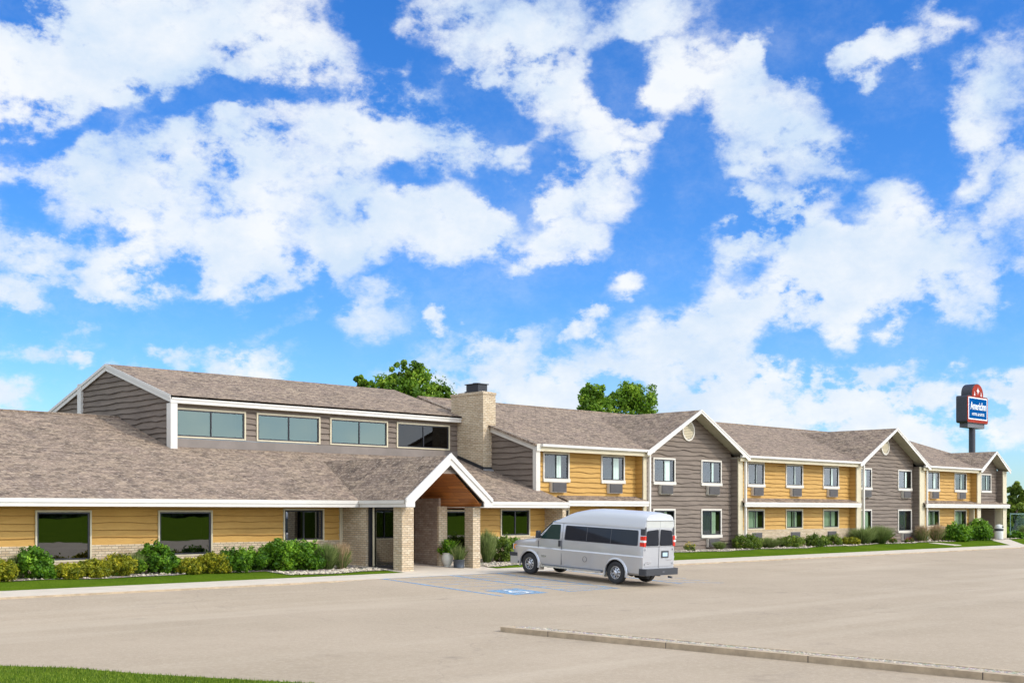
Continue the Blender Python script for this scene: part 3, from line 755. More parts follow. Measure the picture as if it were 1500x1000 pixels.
for i, (a, b, c, d) in enumerate(lob):
    window(a, b, c, d, YW, 'lobby', sill=False, label='large single dark window reflecting the lawn' if i < 3 else None)
w = MB(); w.box(XP(496, YW), XP(498.5, YW), YW - .09, YW - .001, -.1, 2.42); w.box(29.46, 29.6, YW - .07, YW, ZB, 2.42)
part(w, 'corner_trim', 'trim_cream')

# front roof of the lobby
PX, PZ = 31.5, 4.4      # porch ridge
Ym = YE + (PZ - ZE) / PT
zf = lambda y: ZE + (y - YE) * PT
def P3(x, y): return (x, y, zf(y))
w = MB()
w.prism([P3(XL, YE), P3(24.9, YE), P3(24.9, 48.5), P3(XL, 48.5)], (0, 0, -.1))
w.prism([(XL, 48.5, zf(48.5)), (24.9, 48.5, zf(48.5)), (24.9, 59, zf(48.5) - 3.5), (XL, 59, zf(48.5) - 3.5)], (0, 0, -.1))
w.prism([P3(24.9, YE), P3(29.42, YE), P3(PX, Ym), P3(PX, 44.4), P3(24.9, 44.4)], (0, 0, -.1))
w.prism([P3(33.58, YE), P3(41.36, YE), P3(41.36, 39.56), P3(41.05, 39.56), P3(41.05, 44.4), P3(PX, 44.4), P3(PX, Ym)], (0, 0, -.1))
part(w, 'roof', 'shingles', 'low lobby roof of brown shingles')
# ridge cap
w = MB(); w.prism([(XL, 48.32, zf(48.5) + .0), (24.9, 48.32, zf(48.5) + .0), (24.9, 48.5, zf(48.5) + .04), (XL, 48.5, zf(48.5) + .04)], (0, 0, -.06))
part(w, 'ridge_cap', 'shingles')
# fascia of the lobby
def fascia(mb, x0, x1, y, z0, z1, m=0):
    mb.box(x0, x1, y - .03, y + .05, z0 + (z1 - z0) * .48, z1, m); mb.box(x0, x1, y - .005, y + .05, z0, z0 + (z1 - z0) * .47, m)
w = MB(); fascia(w, XL, 29.36, 37.72, 2.42, 2.68); fascia(w, 33.64, 41.37, 37.72, 2.42, 2.68)
w.box(29.31, 29.39, 34.95, 37.67, 2.55, 2.68); w.box(29.345, 29.39, 34.95, 37.67, 2.42, 2.548)
w.box(33.61, 33.69, 34.95, 37.67, 2.42, 2.68); w.box(41.375, 41.42, 37.7, 39.3, 2.42, 2.70)
part(w, 'fascia', 'gutter_white')
w = MB(); w.box(XL, 29.3, 37.78, 38.99, 2.425, 2.45); w.box(33.7, 41.36, 37.78, 38.99, 2.425, 2.45)
w.box(29.4, 29.75, 34.95, 39, 2.425, 2.45); w.box(33.25, 33.6, 34.95, 39, 2.425, 2.45)
part(w, 'soffit', 'soffit')
# brick pier and cheek at the right end of the lobby
w = MB()
xa = XP(797, 39.0)
brickwall(w, (41.1, 0, 0), LX, LN, -39.0, -37.95, .0, 2.42)
w.box(41.1, 41.34, 37.85, 37.95, .0, 2.42); w.box(41.103, 41.34, 37.951, 39.5, 0, 2.42)
part(w, 'brick_pier', 'brick', 'tan brick pier where the lobby eave ends')

# clerestory (raised middle of the lobby)
CX0, CX1 = 24.96, 40.75; CY = 44.3
cz0 = zf(CY); ct = 6.57
hw = []
for (pa, pb, p1, p2) in ((255.5, 359, 601.3, 642), (374.8, 468, 607, 647.5), (482.4, 567, 613.5, 654), (580, 657.6, 620, 657.5)):
    pm = (pa + pb) / 2; hw.append((XP(pa, CY), XP(pb, CY), ZP(pm, p2, CY), ZP(pm, p1, CY)))
hz0 = sum(q[2] for q in hw) / 4; hz1 = sum(q[3] for q in hw) / 4
hw = [(a, b, hz0, hz1) for a, b, _, _ in hw]
print('clerestory z', hz0, hz1, 'lob', lob)
w = MB(); siding(w, (0, CY, 0), FX, FN, CX0, CX1, 5.2, 6.75, [(a + .02, b - .02, c + .02, d - .02) for a, b, c, d in hw], seed=9)
part(w, 'clerestory_siding', ['siding_grey', 'lap_shade_grey'], 'grey siding between the high windows')
w = MB(); w.box(CX0 + .2, CX1 + .1, CY - .05, CY + .02, cz0 - .2, 5.19); part(w, 'band_board', 'band_grey')
for i, (a, b, c, d) in enumerate(hw):
    W_ = window(a, b, c, d, CY, 'high' if i < 3 else 'dim', sill=False, label='high double window reflecting pale sky' if i < 3 else 'dark high double window beside the chimney')
PKY, PKZ = 49.4, 8.56; EZ = 6.87
sl = (PKZ - EZ) / (PKY - 43.95)
w = MB()
w.prism([(CX0 - .12, 43.95, EZ), (CX1, 43.95, EZ), (CX1, PKY, PKZ), (CX0 - .12, PKY, PKZ)], (0, 0, -.09))
w.prism([(CX0 - .12, PKY, PKZ), (CX1, PKY, PKZ), (CX1, 56, PKZ - sl * 6.6), (CX0 - .12, 56, PKZ - sl * 6.6)], (0, 0, -.09))
part(w, 'clerestory_roof', 'shingles', 'upper shingle roof over the row of high windows')
w = MB()
fascia(w, CX0 - .1, CX1, 43.98, 6.57, 6.86)
def rake(mb, x, ya, za, yb, zb, hgt=.30, t=.05, proud=.03):
    # board with a thinner upper moulding, on the plane x, facing -X
    mb.prism([(x, ya, za), (x, yb, zb), (x, yb, zb - hgt), (x, ya, za - hgt)], (t, 0, 0))
    mb.prism([(x - proud, ya, za), (x - proud, yb, zb), (x - proud, yb, zb - hgt * .42), (x - proud, ya, za - hgt * .42)], (proud - .002, 0, 0))
rake(w, CX0 - .12, 43.95, EZ - .0, PKY, PKZ - .0, .30); rake(w, CX0 - .12, PKY, PKZ, 56, PKZ - sl * 6.6, .30)
w.box(CX0 - .1, CX0 + .2, 43.98, CY, 4.7, 6.56)
w.box(CX0 - .14, CX0 + .02, 51.65, 52.0, 6.1, PKZ - (51.7 - PKY) * sl + .03)
part(w, 'rake_board', 'gutter_white')
w = MB(); w.box(CX0 + .2, CX1, 44.0, CY - .001, 6.56, 6.6); part(w, 'soffit', 'soffit')
gtop = lambda y: (EZ + (y - 43.95) * sl if y < PKY else PKZ - (y - PKY) * sl) - .1
w = MB(); siding(w, (CX0, 0, 0), LX, LN, -56.0, -44.3, 4.7, lambda a: gtop(-a), seed=12, rows=.235)
w.prism([(CX0 + .02, 44.3, 4.2), (CX0 + .02, 56, 4.2), (CX0 + .02, 56, gtop(56)), (CX0 + .02, PKY, gtop(PKY)), (CX0 + .02, 44.3, gtop(44.3))], (.05, 0, 0))
part(w, 'gable_siding', ['siding_grey', 'lap_shade_grey'], 'grey siding of the left end gable')
w = MB(); w.prism([(CX1 - .1, 44.35, 3), (CX1 - .1, 56, 3), (CX1 - .1, 56, gtop(56)), (CX1 - .1, PKY, gtop(PKY)), (CX1 - .1, 44.35, gtop(44.35))], (.1, 0, 0))
part(w, 'gable_siding', ['siding_grey', 'lap_shade_grey'])

# chimney
chx0, chx1, chy0, chy1 = 40.5, 41.33, 42.45, 44.72
w = MB()
w.box(chx0, chx1, chy0, chy1, 3.6, 7.86); w.box(chx0 - .03, chx1 + .03, chy0 - .03, chy1 + .03, 7.86, 7.97)
ch = part(w, 'chimney', 'brick', 'tan brick chimney')
w = MB(); w.prism([(chx0 - .02, chy0 - .02, zf(chy0) - .12), (chx0 - .02, chy1, zf(chy1) - .12), (chx0 - .02, chy1, zf(chy1) + .16), (chx0 - .02, chy0 - .02, zf(chy0) + .16)], (.01, 0, 0))
w.box(chx0 - .02, chx1 + .01, chy0 - .03, chy0 - .005, zf(chy0) - .1, zf(chy0) + .14)
part(w, 'flashing', 'flashing', None, None, ch)
w = MB(); w.box(chx0 - .01, chx1 + .03, chy0 - .13, chy0 - .03, zf(chy0) - .08, zf(chy0) + .04); part(w, 'flashing', 'galvanised', 'pale metal apron at the foot of the chimney', None, ch)
w = MB(); cx_, cy_ = (chx0 + chx1) / 2, (chy0 + chy1) / 2 - .25
w.box(chx0 + .08, chx1 - .08, cy_ - .75, cy_ + .95, 7.971, 8.02, 1)
w.box(cx_ - .3, cx_ + .3, cy_ - .42, cy_ + .42, 8.06, 8.38); w.box(cx_ - .36, cx_ + .36, cy_ - .48, cy_ + .48, 8.02, 8.06); w.box(cx_ - .36, cx_ + .36, cy_ - .48, cy_ + .48, 8.38, 8.42); w.tube((cx_, cy_, 8.42), (cx_, cy_, 8.47), .2, .2, 12)
part(w, 'chimney_cap', ['black_metal', 'concrete'], None, None, ch)

# ---------------- porch
w = MB()
pe = 34.88
w.prism([(29.33, pe, ZE), (PX, pe, PZ), (PX, Ym, PZ), (29.42, YE, ZE), (29.33, YE, ZE)][::-1], (0, 0, -.1))
w.prism([(33.67, pe, ZE), (33.67, YE, ZE), (33.58, YE, ZE), (PX, Ym, PZ), (PX, pe, PZ)][::-1], (0, 0, -.1))
part(w, 'porch_roof', 'shingles', 'steep shingle roof of the entrance porch')
w = MB()
o1 = [(29.28, 2.42), (29.28, 2.72), (PX, 4.47), (33.72, 2.72), (33.72, 2.42), (33.28, 2.42), (33.28, 2.62), (PX, 4.03), (29.72, 2.62), (29.72, 2.42)]
def ringboard(pts_, y, t):
    L = [pts_[0], pts_[1], pts_[2], pts_[7], pts_[8], pts_[9]]; Rr = [pts_[2], pts_[3], pts_[4], pts_[5], pts_[6], pts_[7]]
    for q in (L, Rr): w.prism([(a, y, b) for a, b in q][::-1], (0, t, 0))
ringboard(o1, pe - .07, .06)
o2 = [(29.27, 2.60), (29.27, 2.74), (PX, 4.49), (33.73, 2.74), (33.73, 2.60), (33.6, 2.66), (33.6, 2.68), (PX, 4.27), (29.4, 2.68), (29.4, 2.66)]
ringboard(o2, pe - .11, .039)
part(w, 'barge_board', 'gutter_white', 'white barge boards of the entrance gable')
w = MB(); siding(w, (0, 35.0, 0), FX, FN, PX - 1.0, PX + 1.0, 3.70, lambda a: 4.28 - .814 * abs(a - PX), seed=5, rows=.2)
part(w, 'gable_siding', ['siding_grey', 'lap_shade_grey'], 'small grey siding triangle under the porch peak')
w = MB()
for s in (-1, 1):
    q = [(PX + s * 1.78, 35.03, 2.5), (PX, 35.03, 3.98), (PX, 41.4, 3.98), (PX + s * 1.78, 37.3, 2.5)]
    w.prism(q if s < 0 else q[::-1], (0, 0, .05))
w.box(29.65, 34.6, 40.5, 40.55, .1, 2.5); w.prism([(29.95, 40.49, 2.5), (33.05, 40.49, 2.5), (31.9, 40.49, 3.45), (31.1, 40.49, 3.45)], (0, .04, 0))
w.box(32.95, 36.2, YW - .02, YW + .03, 2.38, 3.7)
w.box(33.28, 33.33, 35.03, 38.98, 2.45, 2.6); w.box(29.67, 29.72, 35.03, 38.98, 2.45, 2.6)
part(w, 'porch_ceiling', 'wood_brown', 'vaulted brown stained-wood porch ceiling')
def column(x0, x1, y0, y1, z0, z1, label, mat='brick'):
    c = MB(); c.box(x0, x1, y0, y1, z0, z1); return part(c, 'brick_column', mat, label)
column(29.5, 30.07, 35.3, 35.8, -.1, 2.42, 'tan brick porch column on the left')
column(33.13, 33.52, 35.3, 35.78, -.1, 2.42, 'tan brick porch column on the right')
w = MB(); w.box(29.5, 29.72, 37.46, 39.0, -.05, 2.42); part(w, 'brick_wall', 'brick', 'brick return wall left of the tall porch window')
w = MB(); w.box(32.5, 32.6, 36.72, 38.1, -.05, 2.78, 1); w.box(32.5, 32.95, 36.62, 36.72, -.05, 2.46, 0); w.box(32.601, 32.95, 36.721, 38.1, -.05, 2.46, 0); w.box(32.5, 32.6, 36.62, 36.719, 2.461, 2.78, 1)
part(w, 'brick_wall', ['brick', 'brick_shaded'], 'brick wall inside the porch, shaded side painted dark')
# tall glazed wall on the left of the porch
w = MB(); x = 29.62
w.box(x, x + .08, 35.8, 35.86, .1, 2.42); w.box(x, x + .08, 37.36, 37.46, .1, 2.42); w.box(x, x + .08, 35.86, 37.36, .1, .2); w.box(x, x + .08, 35.86, 37.36, 2.34, 2.42)
w.box(x - .05, x + .1, 37.28, 37.36, .1, 2.42)
w.box(x + .45, x + .5, 35.86, 37.36, .1, 2.42, 1)
for yy in (36.4,): w.box(x + .3, x + .34, yy, yy + .06, .2, 2.3, 0)
w.box(x + .3, x + .34, 35.9, 37.3, 1.05, 1.12, 0)
W = part(w, 'tall_window', ['dark_frame', 'dark_room'], 'tall dark porch window beside the left column')
w = MB(); w.box(x - .03, x - .005, 37.08, 37.16, .16, 2.4); part(w, 'mullion', 'trim_cream', None, None, W)
w = MB(); w.box(x + .03, x + .036, 35.86, 37.28, .2, 2.34); part(w, 'pane', 'glass_lobby', None, None, W)
# entrance doors, seen edge-on inside the porch
w = MB(); w.box(32.62, 32.7, 38.1, 40.4, .1, 2.5); D = part(w, 'door', 'dark_frame', 'dark glass entrance door')
w = MB(); w.box(32.6, 32.612, 38.2, 40.3, .2, 2.35); part(w, 'pane', 'glass_lobby', None, None, D)
w = MB(); w.box(32.56, 32.6, 39.2, 39.24, .9, 1.3); part(w, 'handle', 'chrome', None, None, D)
# window on the porch's right
window(XP(650.5, YW), XP(683, YW) + .25, .32, 2.32, YW, 'lobby', sill=False, label='porch window behind the planters, single pane')
w = MB(); w.box(34.55, XP(650.5, YW) - .01, YW - .08, YW, -.05, 2.42); w.box(XP(683, YW) + .26, 36.9, YW - .08, YW, -.05, 2.42)
w.box(XP(650.5, YW) - .01, XP(683, YW) + .26, YW - .08, YW, -.05, .32)
part(w, 'brick_wall', 'brick')
w = MB(); w.box(33.6, 34.6, YW - .01, YW + .05, -.05, 2.42); part(w, 'door', 'dark_frame')

# ---------------- guest wing
YF, YG, YS = 39.5, 40.0, 39.35        # fin fronts, wall, eave front
WZ = 5.39; WX0, WX1 = 40.85, XP(1471.5, 39.35) + .1
RY = 47.65; RZ = 8.1; wp = (RZ - WZ) / (RY - YS)
fins = [(942, 947), (1081.2, 1088), (1254.5, 1261.5), (1347, 1354.5), (1431.5, 1436.5), (1469, 1474.2)]
FXs = [(XP(a, YF), XP(b, YF)) for a, b in fins]
print('fins', FXs)
CORN = (41.1, XP(788.6, YF))
gab = [  # (left x, right x, apex x, apex z)
 (FXs[0][0] + .05, FXs[1][1] + .15, None, 7.66), (FXs[2][0] + .05, FXs[3][1] + .15, None, 7.72), (FXs[4][0] + .05, FXs[5][1] + .05, None, 6.72)]
gab = [(a, b, (a + b) / 2, z) for a, b, _, z in gab]
gy = 39.18
w = MB()
pl = [(WX0, YS)]
for a, b, c, z in gab:
    pl += [(a, YS), (c, YS + (z - WZ) / wp)]
    if b < WX1 - .3: pl.append((b, YS))
    else: pl.append((b, YS)); 
if pl[-1][0] < WX1: pl.append((WX1, YS))
pl += [(WX1, RY), (WX0, RY)]
wz = lambda y: WZ + (y - YS) * wp
w.prism([(x, y, wz(y)) for x, y in pl], (0, 0, -.1))
w.prism([(WX0, RY, RZ), (WX1, RY, RZ), (WX1, 56, WZ), (WX0, 56, WZ)], (0, 0, -.1))
part(w, 'wing_roof', 'shingles', 'long shingle roof of the two-storey wing')
w = MB(); w.prism([(WX0, RY - .16, RZ - .0), (WX1, RY - .16, RZ - .0), (WX1, RY, RZ + .045), (WX0, RY, RZ + .045)], (0, 0, -.06)); part(w, 'ridge_cap', 'shingles')
glabels = ['shingle roof of the nearer large gable', 'shingle roof of the farther large gable', 'shingle roof of the small end gable']
for i, (a, b, c, z) in enumerate(gab):
    ym = YS + (z - WZ) / wp; w = MB()
    w.prism([(a, gy, WZ), (c, gy, z), (c, ym, z), (a, YS, WZ)][::-1], (0, 0, -.07)); w.prism([(b, gy, WZ), (b, YS, WZ), (c, ym, z), (c, gy, z)][::-1], (0, 0, -.07))
    G = part(w, 'gable_roof', 'shingles', glabels[i])
    w = MB()   # soffit boards under the overhang
    for q in ([(a, gy, WZ - .08), (c, gy, z - .08), (c, YG + .1, z - .08), (a, YG + .1, WZ - .08)], [(b, gy, WZ - .08), (c, gy, z - .08), (c, YG + .1, z - .08), (b, YG + .1, WZ - .08)][::-1]): w.prism(q, (0, 0, -.025))
    part(w, 'gable_soffit', 'soffit', None, None, G)
    w = MB(); bw = .19; eo = .12 if i < 2 else -.02; s1 = (z - WZ) / (c - a)
    w.prism([(a - .12, gy - .03, WZ - .02 - .12 * s1), (c, gy - .03, z + .02), (c, gy - .03, z + .02 - bw), (a + .1, gy - .03, WZ - .28), (a - .12, gy - .03, WZ - .28)][::-1], (0, .03, 0))
    w.prism([(b + eo, gy - .03, WZ - .02 - eo * s1), (c, gy - .03, z + .02), (c, gy - .03, z + .02 - bw), (b - .1, gy - .03, WZ - .28), (b + eo, gy - .03, WZ - .28)], (0, .03, 0))
    w.prism([(a - .13, gy - .05, WZ - .02 - .12 * s1), (c, gy - .05, z + .025), (c, gy - .05, z - .06), (a - .13, gy - .05, WZ - .10 - .12 * s1)][::-1], (0, .019, 0))
    w.prism([(b + eo + .01, gy - .05, WZ - .02 - eo * s1), (c, gy - .05, z + .025), (c, gy - .05, z - .06), (b + eo + .01, gy - .05, WZ - .10 - eo * s1)], (0, .019, 0))
    part(w, 'barge_board', 'gutter_white', None, None, G)
# windows of the wing
def wrect(pa, pb, p1, p2): 
    pm = (pa + pb) / 2; return [XP(pa, YG), XP(pb, YG), ZP(pm, p2, YG), ZP(pm, p1, YG)]
up = [(794.4, 832.8, 662.8, 706), (879.4, 913.8, 667, 707.8), (955.6, 988, 668.6, 709.4), (1026, 1055.8, 673, 711.8), (1093.5, 1118.7, 678.4, 713.2), (1150, 1175, 680, 714),
      (1204.5, 1227.6, 682, 715.8), (1262, 1275.8, 684, 717), (1314.4, 1334.2, 687, 718), (1357, 1375, 689, 719), (1397, 1414.6, 692, 720.5), (1435.5, 1450.7, 693.8, 721)]
ups = [wrect(*q) for q in up]
uz0 = sorted(q[2] for q in ups)[5]; uz1 = sorted(q[3] for q in ups)[5]
print('up', [[round(v, 2) for v in q] for q in ups], uz0, uz1)
WW = ups[4][1] - ups[4][0]
for q in ups: q[2], q[3] = uz0, uz1
ups[7][0] = ups[7][1] - WW; ups[11][0] = ups[11][1] - WW
lo = []
lz1g, lz0g = 2.44, .93
lowy = {'bay': (1.22, 2.40), 'gab': (.98, 2.40)}
for i, q in enumerate(ups[:11]):
    k = 'gab' if i in (2, 3, 7, 8) else 'bay'
    lo.append((q[0], q[1], lowy[k][0], lowy[k][1], k))
hol = [(q[0] + .02, q[1] - .02, q[2] + .02, q[3] - .02) for q in ups] + [(q[0] + .02, q[1] - .02, q[2] + .02, q[3] - .02) for q in lo]
bays = [('y', CORN[1] - .05, FXs[0][0]), ('g', FXs[0][1], FXs[1][0]), ('y', FXs[1][1], FXs[2][0]), ('g', FXs[2][1], FXs[3][0]), ('y', FXs[3][1], FXs[4][0])]
BZ = 1.21
for i, (k, a, b) in enumerate(bays):
    w = MB()
    if k == 'y':
        siding(w, (0, YG, 0), FX, FN, a, b, BZ, 2.55, hol, seed=20 + i, amp=.014); siding(w, (0, YG, 0), FX, FN, a, b, 2.95, 5.32, hol, seed=40 + i, amp=.014)
        siding(w, (b - .012, 0, 0), LX, LN, -YG, -YF - .03, BZ, 2.55, seed=60 + i, lip=.03); siding(w, (b - .012, 0, 0), LX, LN, -YG, -YF - .03, 2.95, 5.3, seed=70 + i, lip=.03)
        part(w, 'yellow_siding', ['siding_yellow', 'lap_shade_ochre'], ['yellow siding of the bay next to the lobby', '', 'yellow siding of the middle bay', '', 'yellow siding of the farthest bay'][i])
        w = MB(); brickwall(w, (0, YG, 0), FX, FN, a, b, .1, BZ, [], .05); part(w, 'brick_base', 'brick')
        # pent roof between the storeys
        w = MB(); x0 = XP(831, 39.3) if i == 0 else a - (.15 if i == 2 else .3)
        x1 = b + .12 if i < 4 else FXs[5][1]
        w.prism([(x0, 39.28, 2.79), (x1, 39.28, 2.79), (x1, YG - .02, 3.03), (x0, YG - .02, 3.03)], (0, 0, -.05))
        Q = part(w, 'pent_roof', 'shingles')
        w = MB(); fascia(w, x0, x1 + .02, 39.24, 2.52, 2.78); part(w, 'fascia', 'gutter_white', None, None, Q)
        w = MB(); w.box(x0, x1, 39.29, YG - .05, 2.525, 2.55); part(w, 'soffit', 'soffit', None, None, Q)
        # upper eave: gutter, cream fascia, soffit
        w = MB(); x0 = 41.2 if i == 0 else a - .5; x1 = b + .55
        w.box(x0, x1, 39.16, YS - .03, 5.27, 5.385); w.box(x0, x1, 39.18, 39.3, 5.255, 5.27); part(w, 'gutter', 'gutter_white')
        w = MB(); w.box(x0, b + .35, 39.3, 39.36, 5.06, 5.25); part(w, 'fascia', 'trim_cream')
        w = MB(); w.box(x0, b + .1, 39.361, YG, 5.20, 5.24); part(w, 'soffit', 'soffit')
    else:
        gl = gab[0] if i == 1 else gab[1]
        s1 = (gl[3] - WZ) / (gl[2] - gl[0])
        tp = lambda x, gl=gl, s1=s1: gl[3] - .12 - abs(x - gl[2]) * s1
        siding(w, (0, YG, 0), FX, FN, a, b, .2, tp, hol, seed=80 + i); siding(w, (b - .012, 0, 0), LX, LN, -YG, -YF - .03, .2, 5.3, seed=90 + i, lip=.03)
        part(w, 'grey_siding', ['siding_grey', 'lap_shade_grey'], ['', 'grey siding of the nearer large gable', '', 'grey siding of the farther large gable'][i])
        w = MB(); w.box(a, b, YG - .001, YG + .05, .0, .2); part(w, 'foundation', 'concrete')
# small end gable bay
a, b = FXs[4][1], FXs[5][0]
gl = gab[2]; s1 = (gl[3] - WZ) / (gl[2] - gl[0])
w = MB(); siding(w, (0, YG, 0), FX, FN, a, b, 2.95, lambda x: gl[3] - .12 - abs(x - gl[2]) * s1, hol, seed=99)
siding(w, (b - .012, 0, 0), LX, LN, -YG, -YF - .03, 2.95, 5.35, seed=98, lip=.03)
part(w, 'grey_siding', ['siding_grey', 'lap_shade_grey'], 'grey siding of the small end gable')
w = MB(); w.box(a - .8, b, 41.2, 41.25, .1, 2.6, 0); w.box(a - .9, a - .8, 39.6, 41.2, .1, 2.6, 0); w.box(b - .02, b + .2, 39.6, 41.25, .1, 2.6, 0)
part(w, 'entry_recess', 'trim_cream', 'pale walls of the recessed side entrance')
w = MB(); w.box(XP(1441, 41.1), XP(1457.5, 41.1), 41.12, 41.19, .2, 2.4); D = part(w, 'door', 'dark_frame', 'dark double door of the side entrance')
for pa, pb in ((1442, 1448.5), (1450, 1456.5)):
    w = MB(); w.box(XP(pa, 41.1), XP(pb, 41.1), 41.105, 41.118, .4, 2.3); part(w, 'pane', 'glass_lobby', None, None, D)
w = MB(); w.box(XP(1449, 41.1), XP(1449, 41.1) + .08, 41.03, 41.1, 1.0, 1.3); part(w, 'handle', 'chrome', None, None, D)
w = MB(); w.box(XP(1457.6, 41.1), XP(1459, 41.1), 41.1, 41.19, .2, 2.45); part(w, 'door_frame', 'trim_cream', None, None, D)
# fins: cream corner boards dividing the bays
for i, (a, b) in enumerate(FXs):
    w = MB(); w.box(a, b, YF - .02, YF + .03, .1, 5.30, 0); w.box(a + .004, b + .0, YF + .031, YG + .05, .1, 5.3, 0)
    if i == 5:
        w.box(b - .3, b, YG + .05, 56, .1, 5.3, 1)
    part(w, 'fin_wall', ['trim_cream', 'siding_grey'])
    if i < 4:
        x = b + .02; w = MB(); w.box(x + .03, x + .15, YF - .17, YF - .06, .35, 5.27); w.box(x + .03, x + .15, YF - .32, YF - .06, .25, .345)
        part(w, 'downspout', 'gutter_white')
# windows and their air conditioners
names = ['upper window beside the lobby roof', 'second upper window of the nearest yellow bay', 'left upper window of the nearer large gable', 'right upper window of the nearer large gable',
         'left upper window of the middle yellow bay', 'centre upper window of the middle yellow bay', 'right upper window of the middle yellow bay', 'left upper window of the farther large gable',
         'right upper window of the farther large gable', 'left upper window of the farthest yellow bay', 'right upper window of the farthest yellow bay', 'upper window of the small end gable']
for i, q in enumerate(ups):
    window(q[0], q[1], q[2], q[3], YG, 'room', label=names[i], curtain='curtain')
    if i < 11:
        c = (q[0] + q[1]) / 2 + .08; ac_unit(c - .53 * .95, c + .53 * .85, q[2] - .47, q[2] - .02, YG)
for i, q in enumerate(lo):
    window(q[0], q[1], q[2] - (.16 if q[4] == 'gab' else 0), q[3], YG, 'low' if q[4] == 'bay' else 'room', label=names[i].replace('upper', 'ground-floor'), curtain='curtain_green', sill=q[4] == 'gab')
    c = (q[0] + q[1]) / 2 + .08
    if q[4] == 'gab': ac_unit(c - .5, c + .45, .34, .79, YG)
    else: ac_unit(c - .48, c + .48, .62, 1.05, YG + .12)
# round gable vents
for px_, py_ in ((1006, 627), (1295, 651)):
    x = XP(px_, YG - .05) + .12; z = ZP(px_, py_, YG - .05) - .14; V_ = MB()
    for k in range(28):
        a0, a1 = 2 * math.pi * k / 28, 2 * math.pi * (k + 1) / 28
        q = [(x + r * math.cos(t), YG - .1, z + r * math.sin(t)) for r, t in ((.46, a0), (.54, a0), (.54, a1), (.46, a1))]
        V_.prism(q, (0, .12, 0))
    vt = part(V_, 'gable_vent', 'trim_white')
    V_ = MB()
    for k in range(11):
        zz = -.42 + k * .084; hwid = math.sqrt(max(0, .46 ** 2 - zz ** 2)); V_.prism([(x - hwid, YG - .085, z + zz), (x + hwid, YG - .085, z + zz), (x + hwid, YG - .055, z + zz + .07), (x - hwid, YG - .055, z + zz + .07)], (0, .012, 0))
    part(V_, 'louvre', 'trim_cream', None, None, vt)
# left end wall of the wing, rake and corner board
w = MB(); siding(w, (CORN[0], 0, 0), LX, LN, -47.6, -YF - .0, 2.9, lambda a: wz(-a) - .1, seed=31, rows=.27)
w.prism([(CORN[0] + .02, YF, .1), (CORN[0] + .02, 56, .1), (CORN[0] + .02, 56, WZ - .2), (CORN[0] + .02, RY, RZ - .2), (CORN[0] + .02, YF, WZ - .1)], (.05, 0, 0))
part(w, 'end_siding', ['siding_grey', 'lap_shade_grey'], 'grey siding of the wing end wall beside the chimney')
w = MB(); rake(w, CORN[0] - .12, YS, WZ - .0, RY, RZ - .0, .34, .1); rake(w, CORN[0] - .12, RY, RZ, 56, WZ, .34, .1)
w.box(CORN[0] - .14, CORN[1], YF - .12, YF + .1, 2.9, 5.12)
w.box(CORN[0] - .15, CORN[0] + .3, YS - .04, YF - .05, 5.05, 5.38)
part(w, 'rake_board', 'trim_white')
w = MB(); w.prism([(WX1 - .35, YF + .5, .1), (WX1 - .35, 56, .1), (WX1 - .35, 56, WZ - .2), (WX1 - .35, RY, RZ - .15), (WX1 - .35, YF + .5, WZ - .1)], (.05, 0, 0)); part(w, 'end_siding', ['siding_grey', 'lap_shade_grey'])
w = MB(); w.box(XL, CX0, 58.8, 58.9, -.1, 3); w.box(XL, WX1 - .4, 55.7, 55.8, -.1, 5.2); w.box(XL, XL + .1, YW, 58.8, -.1, 2.7)
part(w, 'rear_wall', ['siding_grey', 'lap_shade_grey'])
# ------------------------------------------------------------------ van
VL = (33.05, 27.2, lot_z(32.5, 27.2) + .015)
PITCH = math.asin(.195 / 4.1)
van = empty('passenger_van', VL, (0, -PITCH, R(90))); van.scale = (1, .92, 1)
tag(van, 'silver high-roof passenger van with dark windows parked in front of the motel entrance', 'van')
def vpart(mb, name, mats, label=None, smooth=None, parent=None):
    me_o = mb.build(name, mats, parent or van, (0, 0, 0), smooth)
    if label: me_o['label'] = label
    return me_o
def section(x):
    # half section (y, z) bottom centre -> roof centre; ht = height of the body top at this station
    if x <= 3.08: ht = 1.95
    elif x <= 3.85: ht = 1.95 + (1.30 - 1.95) * (x - 3.08) / .77
    else: ht = 1.30 - .13 * ((x - 3.85) / 1.1) ** 1.6
    k = 1.0
    if x > 4.6: k = 1 - .10 * ((x - 4.6) / .45) ** 2
    if x < -1.0: k = 1 - .02 * ((-1.0 - x) / .15) ** 1
    zb = .36 if x < 4.6 else .36 + .05 * (x - 4.6)
    if ht >= 1.949:
        up = [(.94, 1.32), (.905, 1.60), (.87, 1.88), (.835, 1.955), (.55, 2.03), (0, 2.06)]
    elif ht > 1.31:
        y = lambda z: .94 - .125 * (z - 1.32)
        zm = 1.32 + (ht - 1.32) * .5
        up = [(.94, 1.315), (y(zm), zm), (y(ht) - .012, ht - .03), (y(ht) - .06, ht), (.5, ht + .05), (0, ht + .07)]
    else:
        up = [(.935, ht - .12), (.925, ht - .07), (.89, ht - .025), (.80, ht), (.45, ht + .03), (0, ht + .04)]
    z1 = min(.98, ht - .2)
    pts = [(0, zb), (.84, zb), (.915, zb + .07), (.945, .62), (.955, .86), (.978, z1), (.938, z1 + .045)] + up
    return [(y * k, z) for y, z in pts]
xs_ = [-1.15, -1.12, -1.0, -.6, -.2, .2, .6, 1.0, 1.5, 2.0, 2.6, 2.9, 3.08, 3.12, 3.3, 3.5, 3.7, 3.85, 3.9, 4.1, 4.35, 4.6, 4.8, 4.9, 4.98, 5.02]
B = MB(); prev = None
rows_ = []
